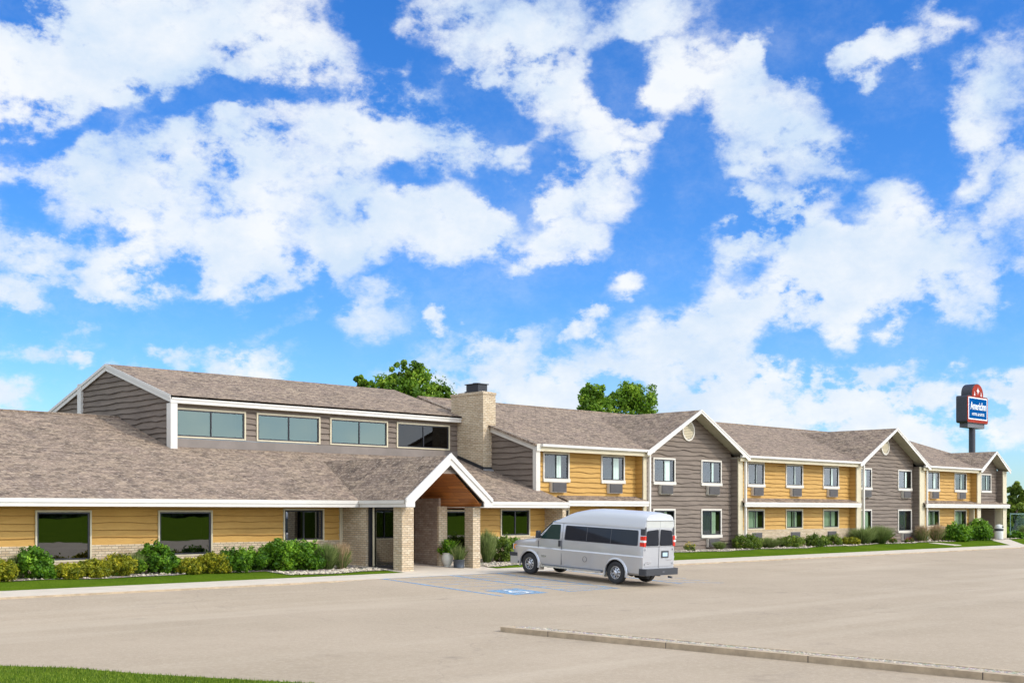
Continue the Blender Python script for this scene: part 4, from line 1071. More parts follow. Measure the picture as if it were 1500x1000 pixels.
for x in xs_:
    s = section(x)
    if x == xs_[-1]: s = [(y * .97, .36 + (z - .36) * .965 + .01) for y, z in s]
    if x == xs_[0]: s = [(y * .985, z if z < 1.9 else z - .02) for y, z in s]
    ring = [(x, y, z) for y, z in s] + [(x, -y, z) for y, z in s[-2:0:-1]]
    idx = list(range(len(B.v), len(B.v) + len(ring))); B.v += ring
    if prev:
        n_ = len(ring)
        for i in range(n_):
            j = (i + 1) % n_; B.f.append((prev[i], prev[j], idx[j], idx[i])); B.m.append(0)
    else: B.f.append(tuple(idx)); B.m.append(0)
    prev = idx
B.f.append(tuple(prev[::-1])); B.m.append(0)
body = vpart(B, 'body', 'van_paint')
# cut the wheel wells
bm = bmesh.new(); bm.from_mesh(body.data); bmesh.ops.recalc_face_normals(bm, faces=bm.faces); bm.to_mesh(body.data); bm.free()
cut = MB()
for x in (0, 4.1):
    for s in (-1, 1): cut.lathe([(.455, -.2), (.455, .2)], (x, s * .93, .385), 'y', 40)
co = cut.build('cutter', 'rubber')
bm = bmesh.new(); bm.from_mesh(co.data); bmesh.ops.recalc_face_normals(bm, faces=bm.faces); bm.to_mesh(co.data); bm.free()
body.parent = None
md = body.modifiers.new('b', 'BOOLEAN'); md.operation = 'DIFFERENCE'; md.object = co; md.solver = 'EXACT'
dg = bpy.context.evaluated_depsgraph_get(); dg.update()
nm = bpy.data.meshes.new_from_object(body.evaluated_get(dg)); body.modifiers.clear(); body.data = nm
bpy.data.objects.remove(co); body.parent = van
nm.materials.clear(); nm.materials.append(MAT['van_paint']); nm.materials.append(MAT['black_plastic'])
for p in nm.polygons:
    c = p.center; r = min(math.hypot(c.x - 0, c.z - .385), math.hypot(c.x - 4.1, c.z - .385))
    p.material_index = 1 if (r < .47 and .7 < abs(c.y) < .9 + .02 and abs(p.normal.y) < .5) or (r < .3 and abs(c.y) < .8) else 0
    p.use_smooth = True
nm.set_sharp_from_angle(angle=R(28))
ys_ = lambda z: (.94 - .125 * (z - 1.32)) if z > 1.32 else .94
def sidepanel(mb, pts, s=1, proud=.006, t=.012, m=0):
    q = [(x, s * (ys_(z) + proud), z) for x, z in pts]
    mb.prism(q if s < 0 else q[::-1], (0, -s * t, 0), m)
def rounded(pts, r, n=4):
    out = []; L = len(pts)
    for i in range(L):
        p0, p, p1 = (Vector(pts[i - 1]), Vector(pts[i]), Vector(pts[(i + 1) % L]))
        a = p + (p0 - p).normalized() * r; b = p + (p1 - p).normalized() * r
        for k in range(n + 1):
            t = k / n; out.append(tuple((1 - t) ** 2 * a + 2 * t * (1 - t) * p + t * t * b))
    return out
for s in (1, -1):
    g = MB(); sidepanel(g, rounded([(-.93, 1.35), (2.44, 1.345), (2.42, 1.875), (-.90, 1.885)], .07), s, .003); vpart(g, 'window_seal', 'seal' if 'seal' in MAT else 'seam', None, None)
    g = MB(); sidepanel(g, rounded([(-.90, 1.37), (2.41, 1.365), (2.39, 1.86), (-.87, 1.868)], .06), s, .009, .004); W = vpart(g, 'side_window', 'van_dark', 'long dark side window')
    g = MB()
    for x in (.28, 1.38): sidepanel(g, [(x, 1.37), (x + .014, 1.37), (x + .009, 1.86), (x - .005, 1.86)], s, .011, .002)
    vpart(g, 'divider', 'seam', None, None, W)
    g = MB(); sidepanel(g, rounded([(2.64, 1.345), (3.60, 1.335), (3.12, 1.865), (2.66, 1.885)], .05), s, .005); vpart(g, 'door_window', 'van_green', 'dark green-tinted front door window')
    g = MB()   # seams of the doors
    for x in (2.53, ): 
        for z0, z1 in ((.45, .98), (.98, 1.33)): g.box(x, x + .012, s * .935, s * (.958 if z0 < .9 else .962), z0, z1)
        g.box(x, x + .012, s * .90, s * .944, 1.33, 1.4)
        sidepanel(g, [(x, 1.32), (x + .012, 1.32), (x + .012, 1.93), (x, 1.93)], s, .003)
    for x in (3.68,):
        g.box(x, x + .012, s * .93, s * .957, .75, 1.25)
    g.box(-.9, 4.95, s * .80, s * .846, 1.945, 1.962) if False else None
    vpart(g, 'door_seam', 'seam')
    g = MB(); g.box(2.60, 2.68, s * .94, s * .985, 1.10, 1.32); vpart(g, 'door_handle', 'black_plastic')
    g = MB()
    g.prism([(3.52, s * .93, 1.38), (3.62, s * .93, 1.38), (3.60, s * 1.02, 1.40), (3.54, s * 1.02, 1.40)], (0, 0, .05))
    g.prism(rounded([(3.52, 1.34), (3.64, 1.36), (3.62, 1.62), (3.52, 1.62)], .03) and [(a, s * 1.01, b) for a, b in rounded([(3.52, 1.34), (3.64, 1.36), (3.62, 1.62), (3.52, 1.62)], .03)], (0, s * .17, 0))
    vpart(g, 'mirror', 'black_plastic')
    g = MB(); g.box(.62, 3.45, s * .93, s * 1.02, .33, .385); g.box(.62, 3.45, s * .80, s * .93, .34, .375)
    for x in (.9, 2.0, 3.2): g.box(x, x + .06, s * .6, s * .9, .3, .35)
    vpart(g, 'running_board', 'chrome')
    g = MB(); g.box(.50, .53, s * .72, s * .97, .20, .5); vpart(g, 'mud_flap', 'ac_case')
    g = MB(); g.box(3.56, 3.59, s * .72, s * .97, .2, .5); vpart(g, 'mud_flap', 'ac_case')
    # flared wheel arches
    for xc in (0, 4.1):
        g = MB(); N_ = 22
        ring = []
        for k in range(N_ + 1):
            a = R(-14) + (math.pi + R(28)) * k / N_
            for r, y in ((.452, .935), (.452, .992), (.475, 1.0), (.525, .962), (.53, .94)):
                ring.append((xc + r * math.cos(a), s * y, .385 + r * math.sin(a)))
        g.v = ring
        for k in range(N_):
            for q in range(4):
                f_ = (k * 5 + q, k * 5 + q + 1, (k + 1) * 5 + q + 1, (k + 1) * 5 + q); g.f.append(f_ if s > 0 else f_[::-1]); g.m.append(0)
        vpart(g, 'wheel_arch', 'van_paint', None, 60)
    # wheels
    for xc in (0, 4.1):
        g = MB(); yo = .965
        prof = [(.20, yo - .22), (.33, yo - .235), (.375, yo - .20), (.386, yo - .11), (.375, yo - .02), (.34, yo + .0), (.26, yo - .012), (.212, yo - .03)]
        if s < 0: prof = [(r, -y) for r, y in prof][::-1]
        else: prof = prof
        g.lathe(prof, (xc, 0, .386), 'y', 40, 0, False)
        T = vpart(g, 'wheel', 'rubber', None, 40)
        g = MB()
        pr = [(.222, yo - .028), (.222, yo - .012), (.205, yo - .01), (.195, yo - .04), (.175, yo - .075), (.12, yo - .055), (.085, yo - .05), (.08, yo + .0), (.04, yo + .015), (.0, yo + .018)]
        if s < 0: pr = [(r, -y) for r, y in pr]
        g.lathe(pr, (xc, 0, .386), 'y', 32, 0, False)
        for k in range(8):
            a = 2 * math.pi * k / 8 + .2; c = Vector((xc + .145 * math.cos(a), s * (yo - .055), .386 + .145 * math.sin(a)))
            g.tube(c, c + Vector((0, s * .012, 0)), .03, .026, 10, 1)
        for k in range(8):
            a = 2 * math.pi * k / 8; c = Vector((xc + .10 * math.cos(a), s * (yo - .05), .386 + .10 * math.sin(a))); g.tube(c, c + Vector((0, s * .02, 0)), .010, .010, 6, 1)
        vpart(g, 'rim', ['chrome', 'dark_frame'], None, 30, T)
# fuel door ring, badge, side marker (left side)
g = MB()
for k in range(24):
    a0, a1 = 2 * math.pi * k / 24, 2 * math.pi * (k + 1) / 24
    g.prism([(1.42 + r * math.cos(t), .954, .74 + r * math.sin(t)) for r, t in ((.088, a0), (.1, a0), (.1, a1), (.088, a1))], (0, .006, 0))
vpart(g, 'fuel_door', 'seam')
g = MB()
for k in range(5): g.box(3.28 + k * .05, 3.315 + k * .05, .955, .965, .70, .735)
g.box(3.3, 3.5, .955, .964, .67, .685)
vpart(g, 'badge', 'chrome')
for s in (1, -1):
    g = MB(); g.box(4.80, 4.95, s * .86, s * .93, .88, 1.04); vpart(g, 'side_marker', 'lamp_amber')
    g = MB(); g.box(4.93, 5.045, s * .52, s * .86, .84, 1.06); vpart(g, 'headlight', 'lamp_clear')
g = MB(); g.box(4.97, 5.04, -.5, .5, .80, 1.08); Q = vpart(g, 'grille', 'black_plastic')
g = MB(); g.box(5.04, 5.05, -.5, .5, .92, .96); vpart(g, 'bar', 'chrome', None, None, Q)
g = MB(); g.box(4.75, 5.14, -.95, .95, .62, .74); g.box(4.85, 5.16, -.9, .9, .58, .72); vpart(g, 'front_bumper', 'black_plastic', 'black front bumper')
g = MB(); g.box(4.72, 5.10, -.93, .93, .34, .61); vpart(g, 'front_valance', 'van_paint')
# windscreen
g = MB(); g.prism([(3.80, .80, 1.40), (3.80, -.80, 1.40), (3.16, -.70, 1.97), (3.16, .70, 1.97)][::-1], (.02, 0, .02)); vpart(g, 'windscreen', 'van_green')
# rear: doors, windows, lamps, plate, bumper
xr = -1.155
def rear(mb, pts, x=xr, t=-.008, m=0): mb.prism([(x, y, z) for y, z in pts], (t, 0, 0), m)
for s in (1, -1):
    g = MB(); q = rounded([(s * .035, 1.36), (s * .785, 1.36), (s * .735, 1.87), (s * .06, 1.92)], .07); rear(g, q if s > 0 else q[::-1]); vpart(g, 'rear_window', 'van_dark', 'dark rear door window')
    g = MB(); q = rounded([(s * .815, 1.34), (s * .925, 1.34), (s * .895, 1.70), (s * .795, 1.70)], .02); rear(g, q if s > 0 else q[::-1], xr, -.03)
    g.box(-1.15, -1.02, s * .90, s * .955, 1.35, 1.50); g.box(-1.15, -1.02, s * .88, s * .935, 1.56, 1.69)
    T = vpart(g, 'taillight', 'lamp_red', 'red and clear taillight')
    g = MB(); g.box(-1.19, -1.02, s * .812, s * .957, 1.485, 1.555); vpart(g, 'reversing_lamp', 'lamp_clear', None, None, T)
    g = MB(); q = [(s * .78, 1.72), (s * .885, 1.72), (s * .85, 2.0), (s * .78, 2.0)]; rear(g, q if s > 0 else q[::-1], xr, -.012); g.box(-1.15, -1.0, s * .85, s * .895, 1.72, 1.93); vpart(g, 'corner_panel', 'black_plastic')
    for z in (.72, 1.2): g = MB(); g.box(-1.185, -1.12, s * .80, s * .83, z, z + .07); vpart(g, 'door_hinge', 'van_paint')
g = MB(); g.box(xr - .004, xr + .01, -.006, .006, .62, 1.95); g.box(xr - .003, xr + .01, -.8, .8, 1.325, 1.335); g.box(xr - .003, xr + .01, -.8, .8, .66, .668)
vpart(g, 'door_seam', 'seam')
g = MB(); g.box(xr - .02, xr, -.56, -.16, .95, 1.19); P_ = vpart(g, 'plate_holder', 'black_plastic')
g = MB(); g.box(xr - .026, xr - .019, -.48, -.2, 1.0, 1.13); vpart(g, 'licence_plate', 'plate', None, None, P_)
g = MB(); g.box(xr - .012, xr, .45, .74, .80, .83); g.box(xr - .012, xr, .5, .66, .755, .775); g.box(xr - .012, xr, -.78, -.45, .86, .885); vpart(g, 'badge', 'chrome')
g = MB(); bp = rounded([(-1.02, .985), (-1.34, .96), (-1.34, -.96), (-1.02, -.985)], .06)
g.prism([(a, b, .60) for a, b in bp], (0, 0, -.22)); vpart(g, 'rear_bumper', 'black_plastic', 'black rear step bumper')
g = MB(); g.box(-1.345, -1.338, -.12, .0, .46, .52); vpart(g, 'bumper_slot', 'seam')
g = MB(); g.tube((-1.2, -.55, .30), (-1.36, -.55, .29), .035, .035, 10); vpart(g, 'tail_pipe', 'seam')
g = MB(); g.tube((-.1, .9, .386), (-.1, -.9, .386), .05, .05, 8); g.tube((4.1, .9, .36), (4.1, -.9, .36), .04, .04, 8); g.box(-.95, 4.4, -.42, -.34, .30, .42); g.box(-.95, 4.4, .34, .42, .30, .42)
g.lathe([(.0, -.14), (.1, -.12), (.14, 0), (.1, .12), (0, .14)], (0, 0, .36), 'y', 14); g.tube((-.3, .15, .32), (-.85, .15, .32), .11, .11, 12)
vpart(g, 'chassis', 'rubber')
# raised roof
g = MB(); prev = None
for x in (-1.16, -1.15, -1.05, -.9, -.4, .2, .8, 1.3, 1.7, 2.1, 2.4, 2.65, 2.85, 2.98, 3.06):
    if x > 1.0: h = max(.02, 1 - ((x - 1.0) / 2.06) ** 2.6)
    else: h = 1 - .0 * (1.0 - x)
    if x < -.8: h = 1 - .10 * ((-.8 - x) / .36) ** 1.0
    wv = .015 if x <= -1.15 else 0
    base = [(.865, 0), (.872, .03), (.86, .10), (.835, .28), (.775, .43), (.63, .525), (.35, .565), (0, .58)]
    s = [(y - wv, 1.935 + z * (h if z > .05 else 1)) for y, z in base]
    ring = [(x, y, z) for y, z in s] + [(x, -y, z) for y, z in s[-2::-1]]
    idx = list(range(len(g.v), len(g.v) + len(ring))); g.v += ring
    if prev:
        for i in range(len(ring) - 1): g.f.append((prev[i], prev[i + 1], idx[i + 1], idx[i])); g.m.append(0)
    else: g.f.append(tuple(idx)); g.m.append(0)
    prev = idx
g.f.append(tuple(prev[::-1])); g.m.append(0)
RR = vpart(g, 'raised_roof', 'cap_paint', 'smooth raised roof cap', 40)
g = MB(); g.prism([(-1.165, .80, 1.97), (-1.165, -.80, 1.97), (-1.165, -.78, 2.20), (-1.165, .78, 2.20)][::-1], (-.006, 0, 0)); g.box(-1.20, -1.1, -.80, .80, 2.215, 2.235); g.box(-1.174, -1.165, -.004, .004, 1.97, 2.2, 1)
vpart(g, 'roof_panel', ['cap_panel', 'seam'], None, None, RR)

# ------------------------------------------------------------------ plants
def clump(name, kind, w, d, h, n, seed, leaf, blobs=6, link=True, dense=False):
    """a leafy shrub: small leaf faces through several overlapping lobes; w,d half-widths, h height"""
    r = np.random.default_rng(seed); B_ = []
    B_.append((0, 0, h * .48, w * .98, d * .95, h * .5))
    for k in range(blobs):
        a = r.uniform(0, 2 * math.pi); q = r.uniform(.3, .75); hh = r.uniform(.3, .8)
        B_.append((w * q * math.cos(a), d * q * math.sin(a), h * hh * .8, w * r.uniform(.25, .5), d * r.uniform(.25, .5), h * r.uniform(.2, .36)))
    B_ = np.array(B_); vol = B_[:, 3] * B_[:, 4] * B_[:, 5]
    # each lobe breaks up into sprigs, and the leaves gather round the sprigs
    m = int((28 + 26 * w * h / leaf * .12) * (4 if dense else 1)); pick = r.choice(len(B_), m, p=vol / vol.sum()); b = B_[pick]
    u = r.normal(size=(m, 3)); u /= np.linalg.norm(u, axis=1, keepdims=True); rad = r.uniform(.5, 1.0, (m, 1)) ** .6
    S = b[:, :3] + u * rad * b[:, 3:]; S[:, 2] = np.clip(S[:, 2], .06 * h, h * .97)
    sr = min(w, h) * r.uniform(.13, .27, m) * (.7 if dense else 1) + leaf * .5; st = r.normal(0, .16, m)
    k_ = r.integers(0, m, n); u = r.normal(size=(n, 3)); u /= np.linalg.norm(u, axis=1, keepdims=True)
    P_ = S[k_] + u * (sr[k_] * r.random(n) ** .45)[:, None] * (1, 1, 1.15)
    far = r.random(n) < .04; P_[far] += u[far] * leaf * 1.5
    P_[:, 2] = np.maximum(P_[:, 2], .01)
    nrm = u + r.normal(0, .55, (n, 3)); nrm /= np.linalg.norm(nrm, axis=1, keepdims=True)
    t = np.cross(nrm, r.normal(size=(n, 3))); t /= np.linalg.norm(t, axis=1, keepdims=True); s = np.cross(nrm, t)
    L = (leaf * r.uniform(.6, 1.4, n))[:, None]; W_ = L * .55
    v = np.stack([P_ - t * L, P_ + s * W_, P_ + t * L, P_ - s * W_], 1).reshape(-1, 3)
    tone = np.clip(.45 + st[k_] + r.normal(0, .2, n), 0, 1)
    return mesh_np(name, v, np.arange(n * 4).reshape(n, 4), kind, np.repeat(tone, 4), link)
def wisp(name, kind, w, h, n, seed, link=True, lean=.55, wd=.008):
    """an ornamental grass tuft: arching blades from a narrow foot"""
    r = np.random.default_rng(seed); a = r.uniform(0, 2 * math.pi, n); q = r.uniform(0, 1, n) ** .7
    foot = np.stack([np.cos(a) * q * w * .35, np.sin(a) * q * w * .35, np.zeros(n)], 1)
    hh = h * r.uniform(.45, 1.08, n) * (1 - .15 * q); out = q * w * r.uniform(.5, 1.2, n) * lean * 1.7
    dirv = np.stack([np.cos(a), np.sin(a), np.zeros(n)], 1); side = np.stack([-np.sin(a), np.cos(a), np.zeros(n)], 1)
    ja = r.uniform(0, math.pi, n); side = side * np.cos(ja)[:, None] + dirv * np.sin(ja)[:, None]
    ww = (wd * r.uniform(.6, 1.4, n))[:, None]
    mid = foot + dirv * (out * .35)[:, None] + np.array([0, 0, 1]) * (hh * .6)[:, None]
    tip = foot + dirv * out[:, None] + np.array([0, 0, 1]) * (hh)[:, None]
    v = np.stack([foot - side * ww, foot + side * ww, mid + side * ww * .8, tip, mid - side * ww * .8], 1)
    tone = np.repeat(np.clip(r.normal(.5, .25, n), 0, 1), 5)
    tone = tone.reshape(n, 5); tone[:, 3] += .2; tone[:, :2] -= .25
    return mesh_np(name, v.reshape(-1, 3), np.arange(n * 5).reshape(n, 5), kind, np.clip(tone.ravel(), 0, 1), link)
def stems(parent, h, w, seed, n=7, mat='bark'):
    r = random.Random(seed); mb = MB()
    for k in range(n):
        a = r.uniform(0, 6.28); mb.tube((0, 0, -.03), (w * .5 * math.cos(a), w * .5 * math.sin(a), h * .55), .012, .005, 5)
    return mb.build('stem', mat, parent)
def plant(px0, px1, ytop, Y, kind, label, seed, zfix=None):
    """kind: g green, y gold, w wispy, t tan grass, d dark rounded"""
    x0, x1 = XP(px0, Y), XP(px1, Y); pc = (px0 + px1) / 2
    xc = XP(pc, Y); zg = walk_z(xc, Y) if zfix is None else zfix; h = ZP(pc, ytop, Y) - zg
    # a round plant of radius r shows r*s pixels to each side of its centre
    s = .70711 * (2550 - pc) / Y; r = (px1 - px0) / 2 / s * (1.22 if kind not in 'wtf' else 1.08); h *= 1.06
    root = empty({'g': 'shrub', 'y': 'gold_shrub', 'w': 'ornamental_grass', 't': 'ornamental_grass', 'd': 'shrub', 'l': 'shrub', 'f': 'flowering_plant'}[kind], (xc, Y, zg - .02), (0, 0, random.Random(seed).uniform(0, .5)))
    n = int(min(9000, 1500 + 2600 * r * h * 2.2))
    if kind == 'g': f = clump('foliage', 'leaf_green', r * 1.08, min(r, .8), h * 1.03, int(n * 1.3), seed, .055, 8)
    elif kind == 'y': f = clump('foliage', 'leaf_gold', r, min(r, .7), h * .95, int(n * 2.4), seed, .036, 3, dense=True)
    elif kind == 'd': f = clump('foliage', 'leaf_dark', r, min(r, .8), h, n, seed, .046)
    elif kind == 'l': f = clump('foliage', 'leaf_green', r, min(r, 1.0), h, n, seed, .08, 9)
    elif kind == 'w': f = wisp('blades', 'leaf_wispy', r * 1.15, h, int(n * .7), seed)
    elif kind == 't':
        f = wisp('blades', 'leaf_wispy', r * 1.0, h * .8, int(n * .6), seed); f.parent = root
        f = wisp('seed_heads', 'grass_tan', r * 1.1, h * 1.03, int(n * .22), seed + 5, True, .5, .012)
    elif kind == 'f': f = clump('foliage', 'leaf_dark', r, r, h * .8, 900, seed, .03)
    f.parent = root
    if kind not in 'wt': stems(root, h, r, seed)
    tag(root, label, {'w': 'ornamental grass', 't': 'ornamental grass', 'f': 'flowers'}.get(kind, 'shrub'), 'plants along the motel wall')
    return root, r, h
def blooms(root, r, h, mat, seed, n=26, size=.04):
    q = random.Random(seed); out = []
    for _ in range(n):
        mb = MB()
        a = q.uniform(0, 6.28); b = q.uniform(0, 1) ** .5; z = h * (.95 - .45 * b * b) + q.uniform(-.04, .04); c = Vector((r * b * math.cos(a), r * b * math.sin(a), z))
        for k in range(6):
            t = k * 1.047 + a; p = c + Vector((math.cos(t), math.sin(t), .35)) * size; e = Vector((-math.sin(t), math.cos(t), 0)) * size * .5
            mb.poly([c, p - e, p + e])
        mb.tube(c - Vector((0, 0, .02)), c + Vector((0, 0, .012)), size * .35, size * .2, 6)
        out.append(mb.build('flower', mat, root))
    return out
PL = [
 (-24, 22, 820, 37.7, 'y', 'gold-green rounded shrub at the left edge of the photo'),
 (14, 38, 811, 38.2, 'w', 'wispy grass tuft left of the first large lobby window'),
 (30, 72, 803, 38.0, 'g', 'green shrub at the lower left corner of the first large lobby window'),
 (66, 92, 832, 37.7, 'g', 'low dark green shrub between the tall green shrub and two gold mounds'),
 (80, 117, 825, 37.6, 'y', 'gold shrub under the right part of the first large lobby window'),
 (114, 160, 818, 37.7, 'y', 'bigger gold shrub just right of the first large lobby window'),
 (156, 196, 811, 37.8, 'y', 'loose yellow-green shrub between the two large lobby windows'),
 (184, 216, 808, 38.2, 'w', 'grey-green wispy grass between the two large lobby windows'),
 (206, 248, 798, 38.0, 'g', 'tall green shrub at the left edge of the second large lobby window'),
 (240, 266, 815, 37.8, 'g', 'low green shrub under the second large lobby window'),
 (258, 296, 817, 37.6, 'y', 'gold shrub under the right part of the second large lobby window'),
 (291, 334, 809, 37.6, 'y', 'gold-topped shrub right of the second large lobby window'),
 (326, 384, 806, 37.6, 'g', 'wide green shrub between the gold one and a dry grass tuft'),
 (372, 402, 803, 38.0, 'w', 'thin dry grass tuft left of the biggest green shrub'),
 (390, 436, 793, 37.4, 'g', 'left half of the big green shrubs below the sliding lobby window'),
 (426, 472, 795, 37.3, 'g', 'right one of the big green shrubs below the sliding lobby window'),
 (460, 496, 795, 37.2, 'w', 'tall green grass beside the brick return wall'),
 (488, 514, 794, 37.0, 't', 'reddish feathery grass in front of the brick return wall'),
 (702, 724, 776, 37.2, 'w', 'yellow-green grass right of the right porch column'),
 (718, 756, 786, 37.4, 'd', 'broad dark shrub under the window right of the porch'),
 (741, 768, 792, 37.2, 'g', 'green shrub half hidden by the nose of the van'),
 (104, 126, 834, 37.9, 'g', 'low dark green shrub filling the gap between the two gold mounds of the first window'),
 (150, 174, 833, 37.9, 'g', 'low dark green shrub in the gap right of the bigger gold shrub'),
 (282, 304, 828, 37.9, 'g', 'low dark green shrub between the gold shrubs of the second window'),
 (1046, 1062, 792, 39.2, 'w', 'small thin plant under the grey gable air conditioner'),
 (1076, 1112, 784, 39.0, 'd', 'dark rounded shrub at the foot of the nearest tall cream fin'),
 (1104, 1142, 786, 39.0, 'w', 'feathery green plant in the middle yellow bay'),
 (1140, 1176, 785, 39.1, 'd', 'round dark shrub left of centre in the middle yellow bay'),
 (1175, 1212, 784, 38.9, 'd', 'wider round shrub right of centre in the middle yellow bay'),
 (1206, 1229, 784, 39.3, 'd', 'small round shrub under the third ground-floor window of the middle bay'),
 (1231, 1258, 786, 39.1, 'y', 'low yellow-tipped shrub at the right end of the middle yellow bay'),
 (1246, 1280, 772, 39.0, 'w', 'big soft grass mound in front of the cream fin of the farther grey gable'),
 (1268, 1306, 769, 39.1, 'w', 'big soft grass mound under the grey siding of the farther gable'),
 (1341, 1361, 768, 39.2, 't', 'tan-plumed grass at the corner right of the farther grey gable'),
 (1362, 1384, 767, 39.2, 't', 'tan-plumed grass below the first window of the farthest yellow bay'),
 (1380, 1424, 769, 38.8, 'l', 'large dark green shrub left of the side entrance'),
 (1410, 1457, 765, 39.0, 'l', 'large dark green shrub nearest the side entrance door'),
 (1476, 1497, 779, 39.4, 'l', 'small green shrub beyond the end of the motel'),
 (1494, 1512, 768, 39.9, 'w', 'pale grass at the right edge of the photo'),
]
for i, (a, b, yt, Y, k, lab) in enumerate(PL): plant(a, b, yt, Y, k, lab, 100 + i)
for (a, b, yt, Y, mat, lab, sd) in ((1001, 1019, 793, 38.9, 'flower_yellow', 'small yellow flowering plant under the nearer grey gable', 1), (1300, 1314, 786, 38.9, 'flower_red', 'left one of two low red flower clumps under the farther gable', 2), (1325, 1338, 786, 38.9, 'flower_red', 'right one of two low red flower clumps under the farther gable', 3)):
    rt, r_, h_ = plant(a, b, yt, Y, 'f', lab, 300 + sd); blooms(rt, r_, h_, mat, sd, 40)

# planters in the porch
pz = .055
u = empty('flower_urn', (32.62, 36.25, .065)); tag(u, 'white urn planter overflowing with green leaves and pink flowers in the porch', 'planter')
g = MB(); g.lathe([(.12, 0), (.15, .02), (.13, .05), (.20, .16), (.24, .30), (.235, .42), (.19, .52), (.20, .56), (.17, .56), (.15, .5)], seg=28); g.build('pot', 'pot_white', u, smooth=50)
f = clump('foliage', 'leaf_green', .34, .34, .55, 2600, 501, .05); f.location = (0, 0, .50); f.parent = u
f = wisp('blades', 'leaf_green', .35, .62, 260, 502, True, .6, .018); f.location = (.08, 0, .52); f.parent = u
for f in blooms(u, .32, .48, 'flower_pink', 7, 14, .05): f.location = (0, 0, .5)
u = empty('patio_pot', (32.72, 35.68, .035)); tag(u, 'round dark blue-black pot with tall grass beside the right porch column', 'planter')
g = MB(); g.lathe([(.20, 0), (.22, .03), (.21, .05), (.22, .28), (.235, .30), (.235, .33), (.2, .33), (.19, .26)], seg=28); g.build('pot', 'pot_dark', u, smooth=50)
f = wisp('blades', 'leaf_wispy', .36, .8, 380, 503); f.location = (0, 0, .2); f.parent = u
# drain cover among the stones
# litter bin by the side entrance
bx_ = XP(1463.3, 38.9)
u = empty('litter_bin', (bx_, 38.9, walk_z(bx_, 38.9))); tag(u, 'white litter bin with a black band and domed lid by the side entrance', 'litter bin')
g = MB(); g.lathe([(.28, 0), (.30, .04), (.30, .62)], seg=24); g.build('body', 'can_white', u, smooth=40)
g = MB(); g.lathe([(.31, .62), (.32, .64), (.32, .78), (.31, .80)], seg=24); g.build('band', 'black_plastic', u, smooth=40)
g = MB(); g.lathe([(.30, .80), (.30, .92), (.24, 1.04), (.12, 1.10), (0, 1.12)], seg=24, cap=False); g.box(-.1, .1, -.31, -.2, .86, .98, 1); g.build('lid', ['can_white', 'dark_room'], u, smooth=40)

# ------------------------------------------------------------------ trees
def tree(name, x, y, H, crown, label, seed, leafmat='leaf_tree', n=9000, leaf=.13, z=0.0, group=None):
    r = random.Random(seed); root = empty(name, (x, y, z), (0, 0, 0)); tag(root, label, 'tree', group)
    mb = MB(); mb.tube((0, 0, -.4), (0, 0, H * .45), H * .028, H * .018, 10)
    for k in range(9):
        a = r.uniform(0, 6.28); z0 = H * r.uniform(.25, .5); c = crown[r.randrange(len(crown))]
        mb.tube((0, 0, z0), (c[0] * .9, c[1] * .9, c[2]), H * .012, H * .003, 6)
    mb.build('trunk', 'bark', root)
    q = np.random.default_rng(seed); vs = []; tn = []
    sub = []
    for (cx, cy, cz, rx, ry, rz) in crown:      # each lobe breaks into leaf clumps
        m_ = max(6, int(9 * rx * rz))
        for _ in range(m_):
            d = q.normal(size=3); d /= np.linalg.norm(d); f = q.uniform(.45, 1.0)
            sub.append((cx + d[0] * rx * f, cy + d[1] * ry * f, cz + d[2] * rz * f, q.uniform(.22, .42) * min(rx, rz), q.uniform(-.3, .3)))
    sub = np.array(sub); pk = q.integers(0, len(sub), n); s = sub[pk]
    u_ = q.normal(size=(n, 3)); u_ /= np.linalg.norm(u_, axis=1, keepdims=True); P_ = s[:, :3] + u_ * s[:, 3:4] * (q.random((n, 1)) ** .4)
    nrm = u_ + q.normal(0, .6, (n, 3)) + (0, 0, .3); nrm /= np.linalg.norm(nrm, axis=1, keepdims=True)
    t = np.cross(nrm, q.normal(size=(n, 3))); t /= np.linalg.norm(t, axis=1, keepdims=True); w_ = np.cross(nrm, t)
    L = (leaf * q.uniform(.6, 1.4, n))[:, None]
    v = np.stack([P_ - t * L, P_ + w_ * L * .65, P_ + t * L, P_ - w_ * L * .65], 1).reshape(-1, 3)
    f = mesh_np('crown', v, np.arange(n * 4).reshape(n, 4), leafmat, np.repeat(np.clip(.5 + s[:, 4] + q.normal(0, .18, n), 0, 1), 4)); f.parent = root
    return root
def at(px, Y): return XP(px, Y)
def lobe_px(px, py, rpx, Y, x0, ratio=1.0):
    X = XP(px, Y); s = .70711 * (2550 - px) / Y; z = ZP(px, py, Y); r = rpx / s
    # keep the tree round: put the lobe on the line through the trunk at right angles to the view
    dpx = px - x0; off = dpx / s
    return (off * .70711, -off * .70711, z, r, r, r * ratio)
Y = 75
lb = [(600, 562, 34, 1.0), (585, 575, 30, 1.0), (620, 575, 28, 1), (568, 560, 16, 1.1), (583, 543, 11, 1.2), (600, 540, 13, 1), (636, 577, 14, 1), (650, 577, 10, 1.1), (562, 590, 40, 1), (630, 600, 45, 1)]
c_ = [lobe_px(a, b, r_, Y, 600, k) for a, b, r_, k in lb]
tree('deciduous_tree', XP(600, Y), Y, 11, c_, 'bright green tree rising behind the lobby roof left of the chimney', 11, n=15000, leaf=.14)
Y = 70
c_ = [lobe_px(a, b, r_, Y, 532, k) for a, b, r_, k in ((533, 558, 9, 1), (527, 572, 14, 1), (545, 565, 5, 1), (522, 555, 4, 1), (532, 595, 25, 1))]
tree('deciduous_tree', XP(532, Y), Y, 9, c_, 'small tree top peeking over the lobby ridge, far left of the chimney', 12, n=3500, leaf=.13)
Y = 80
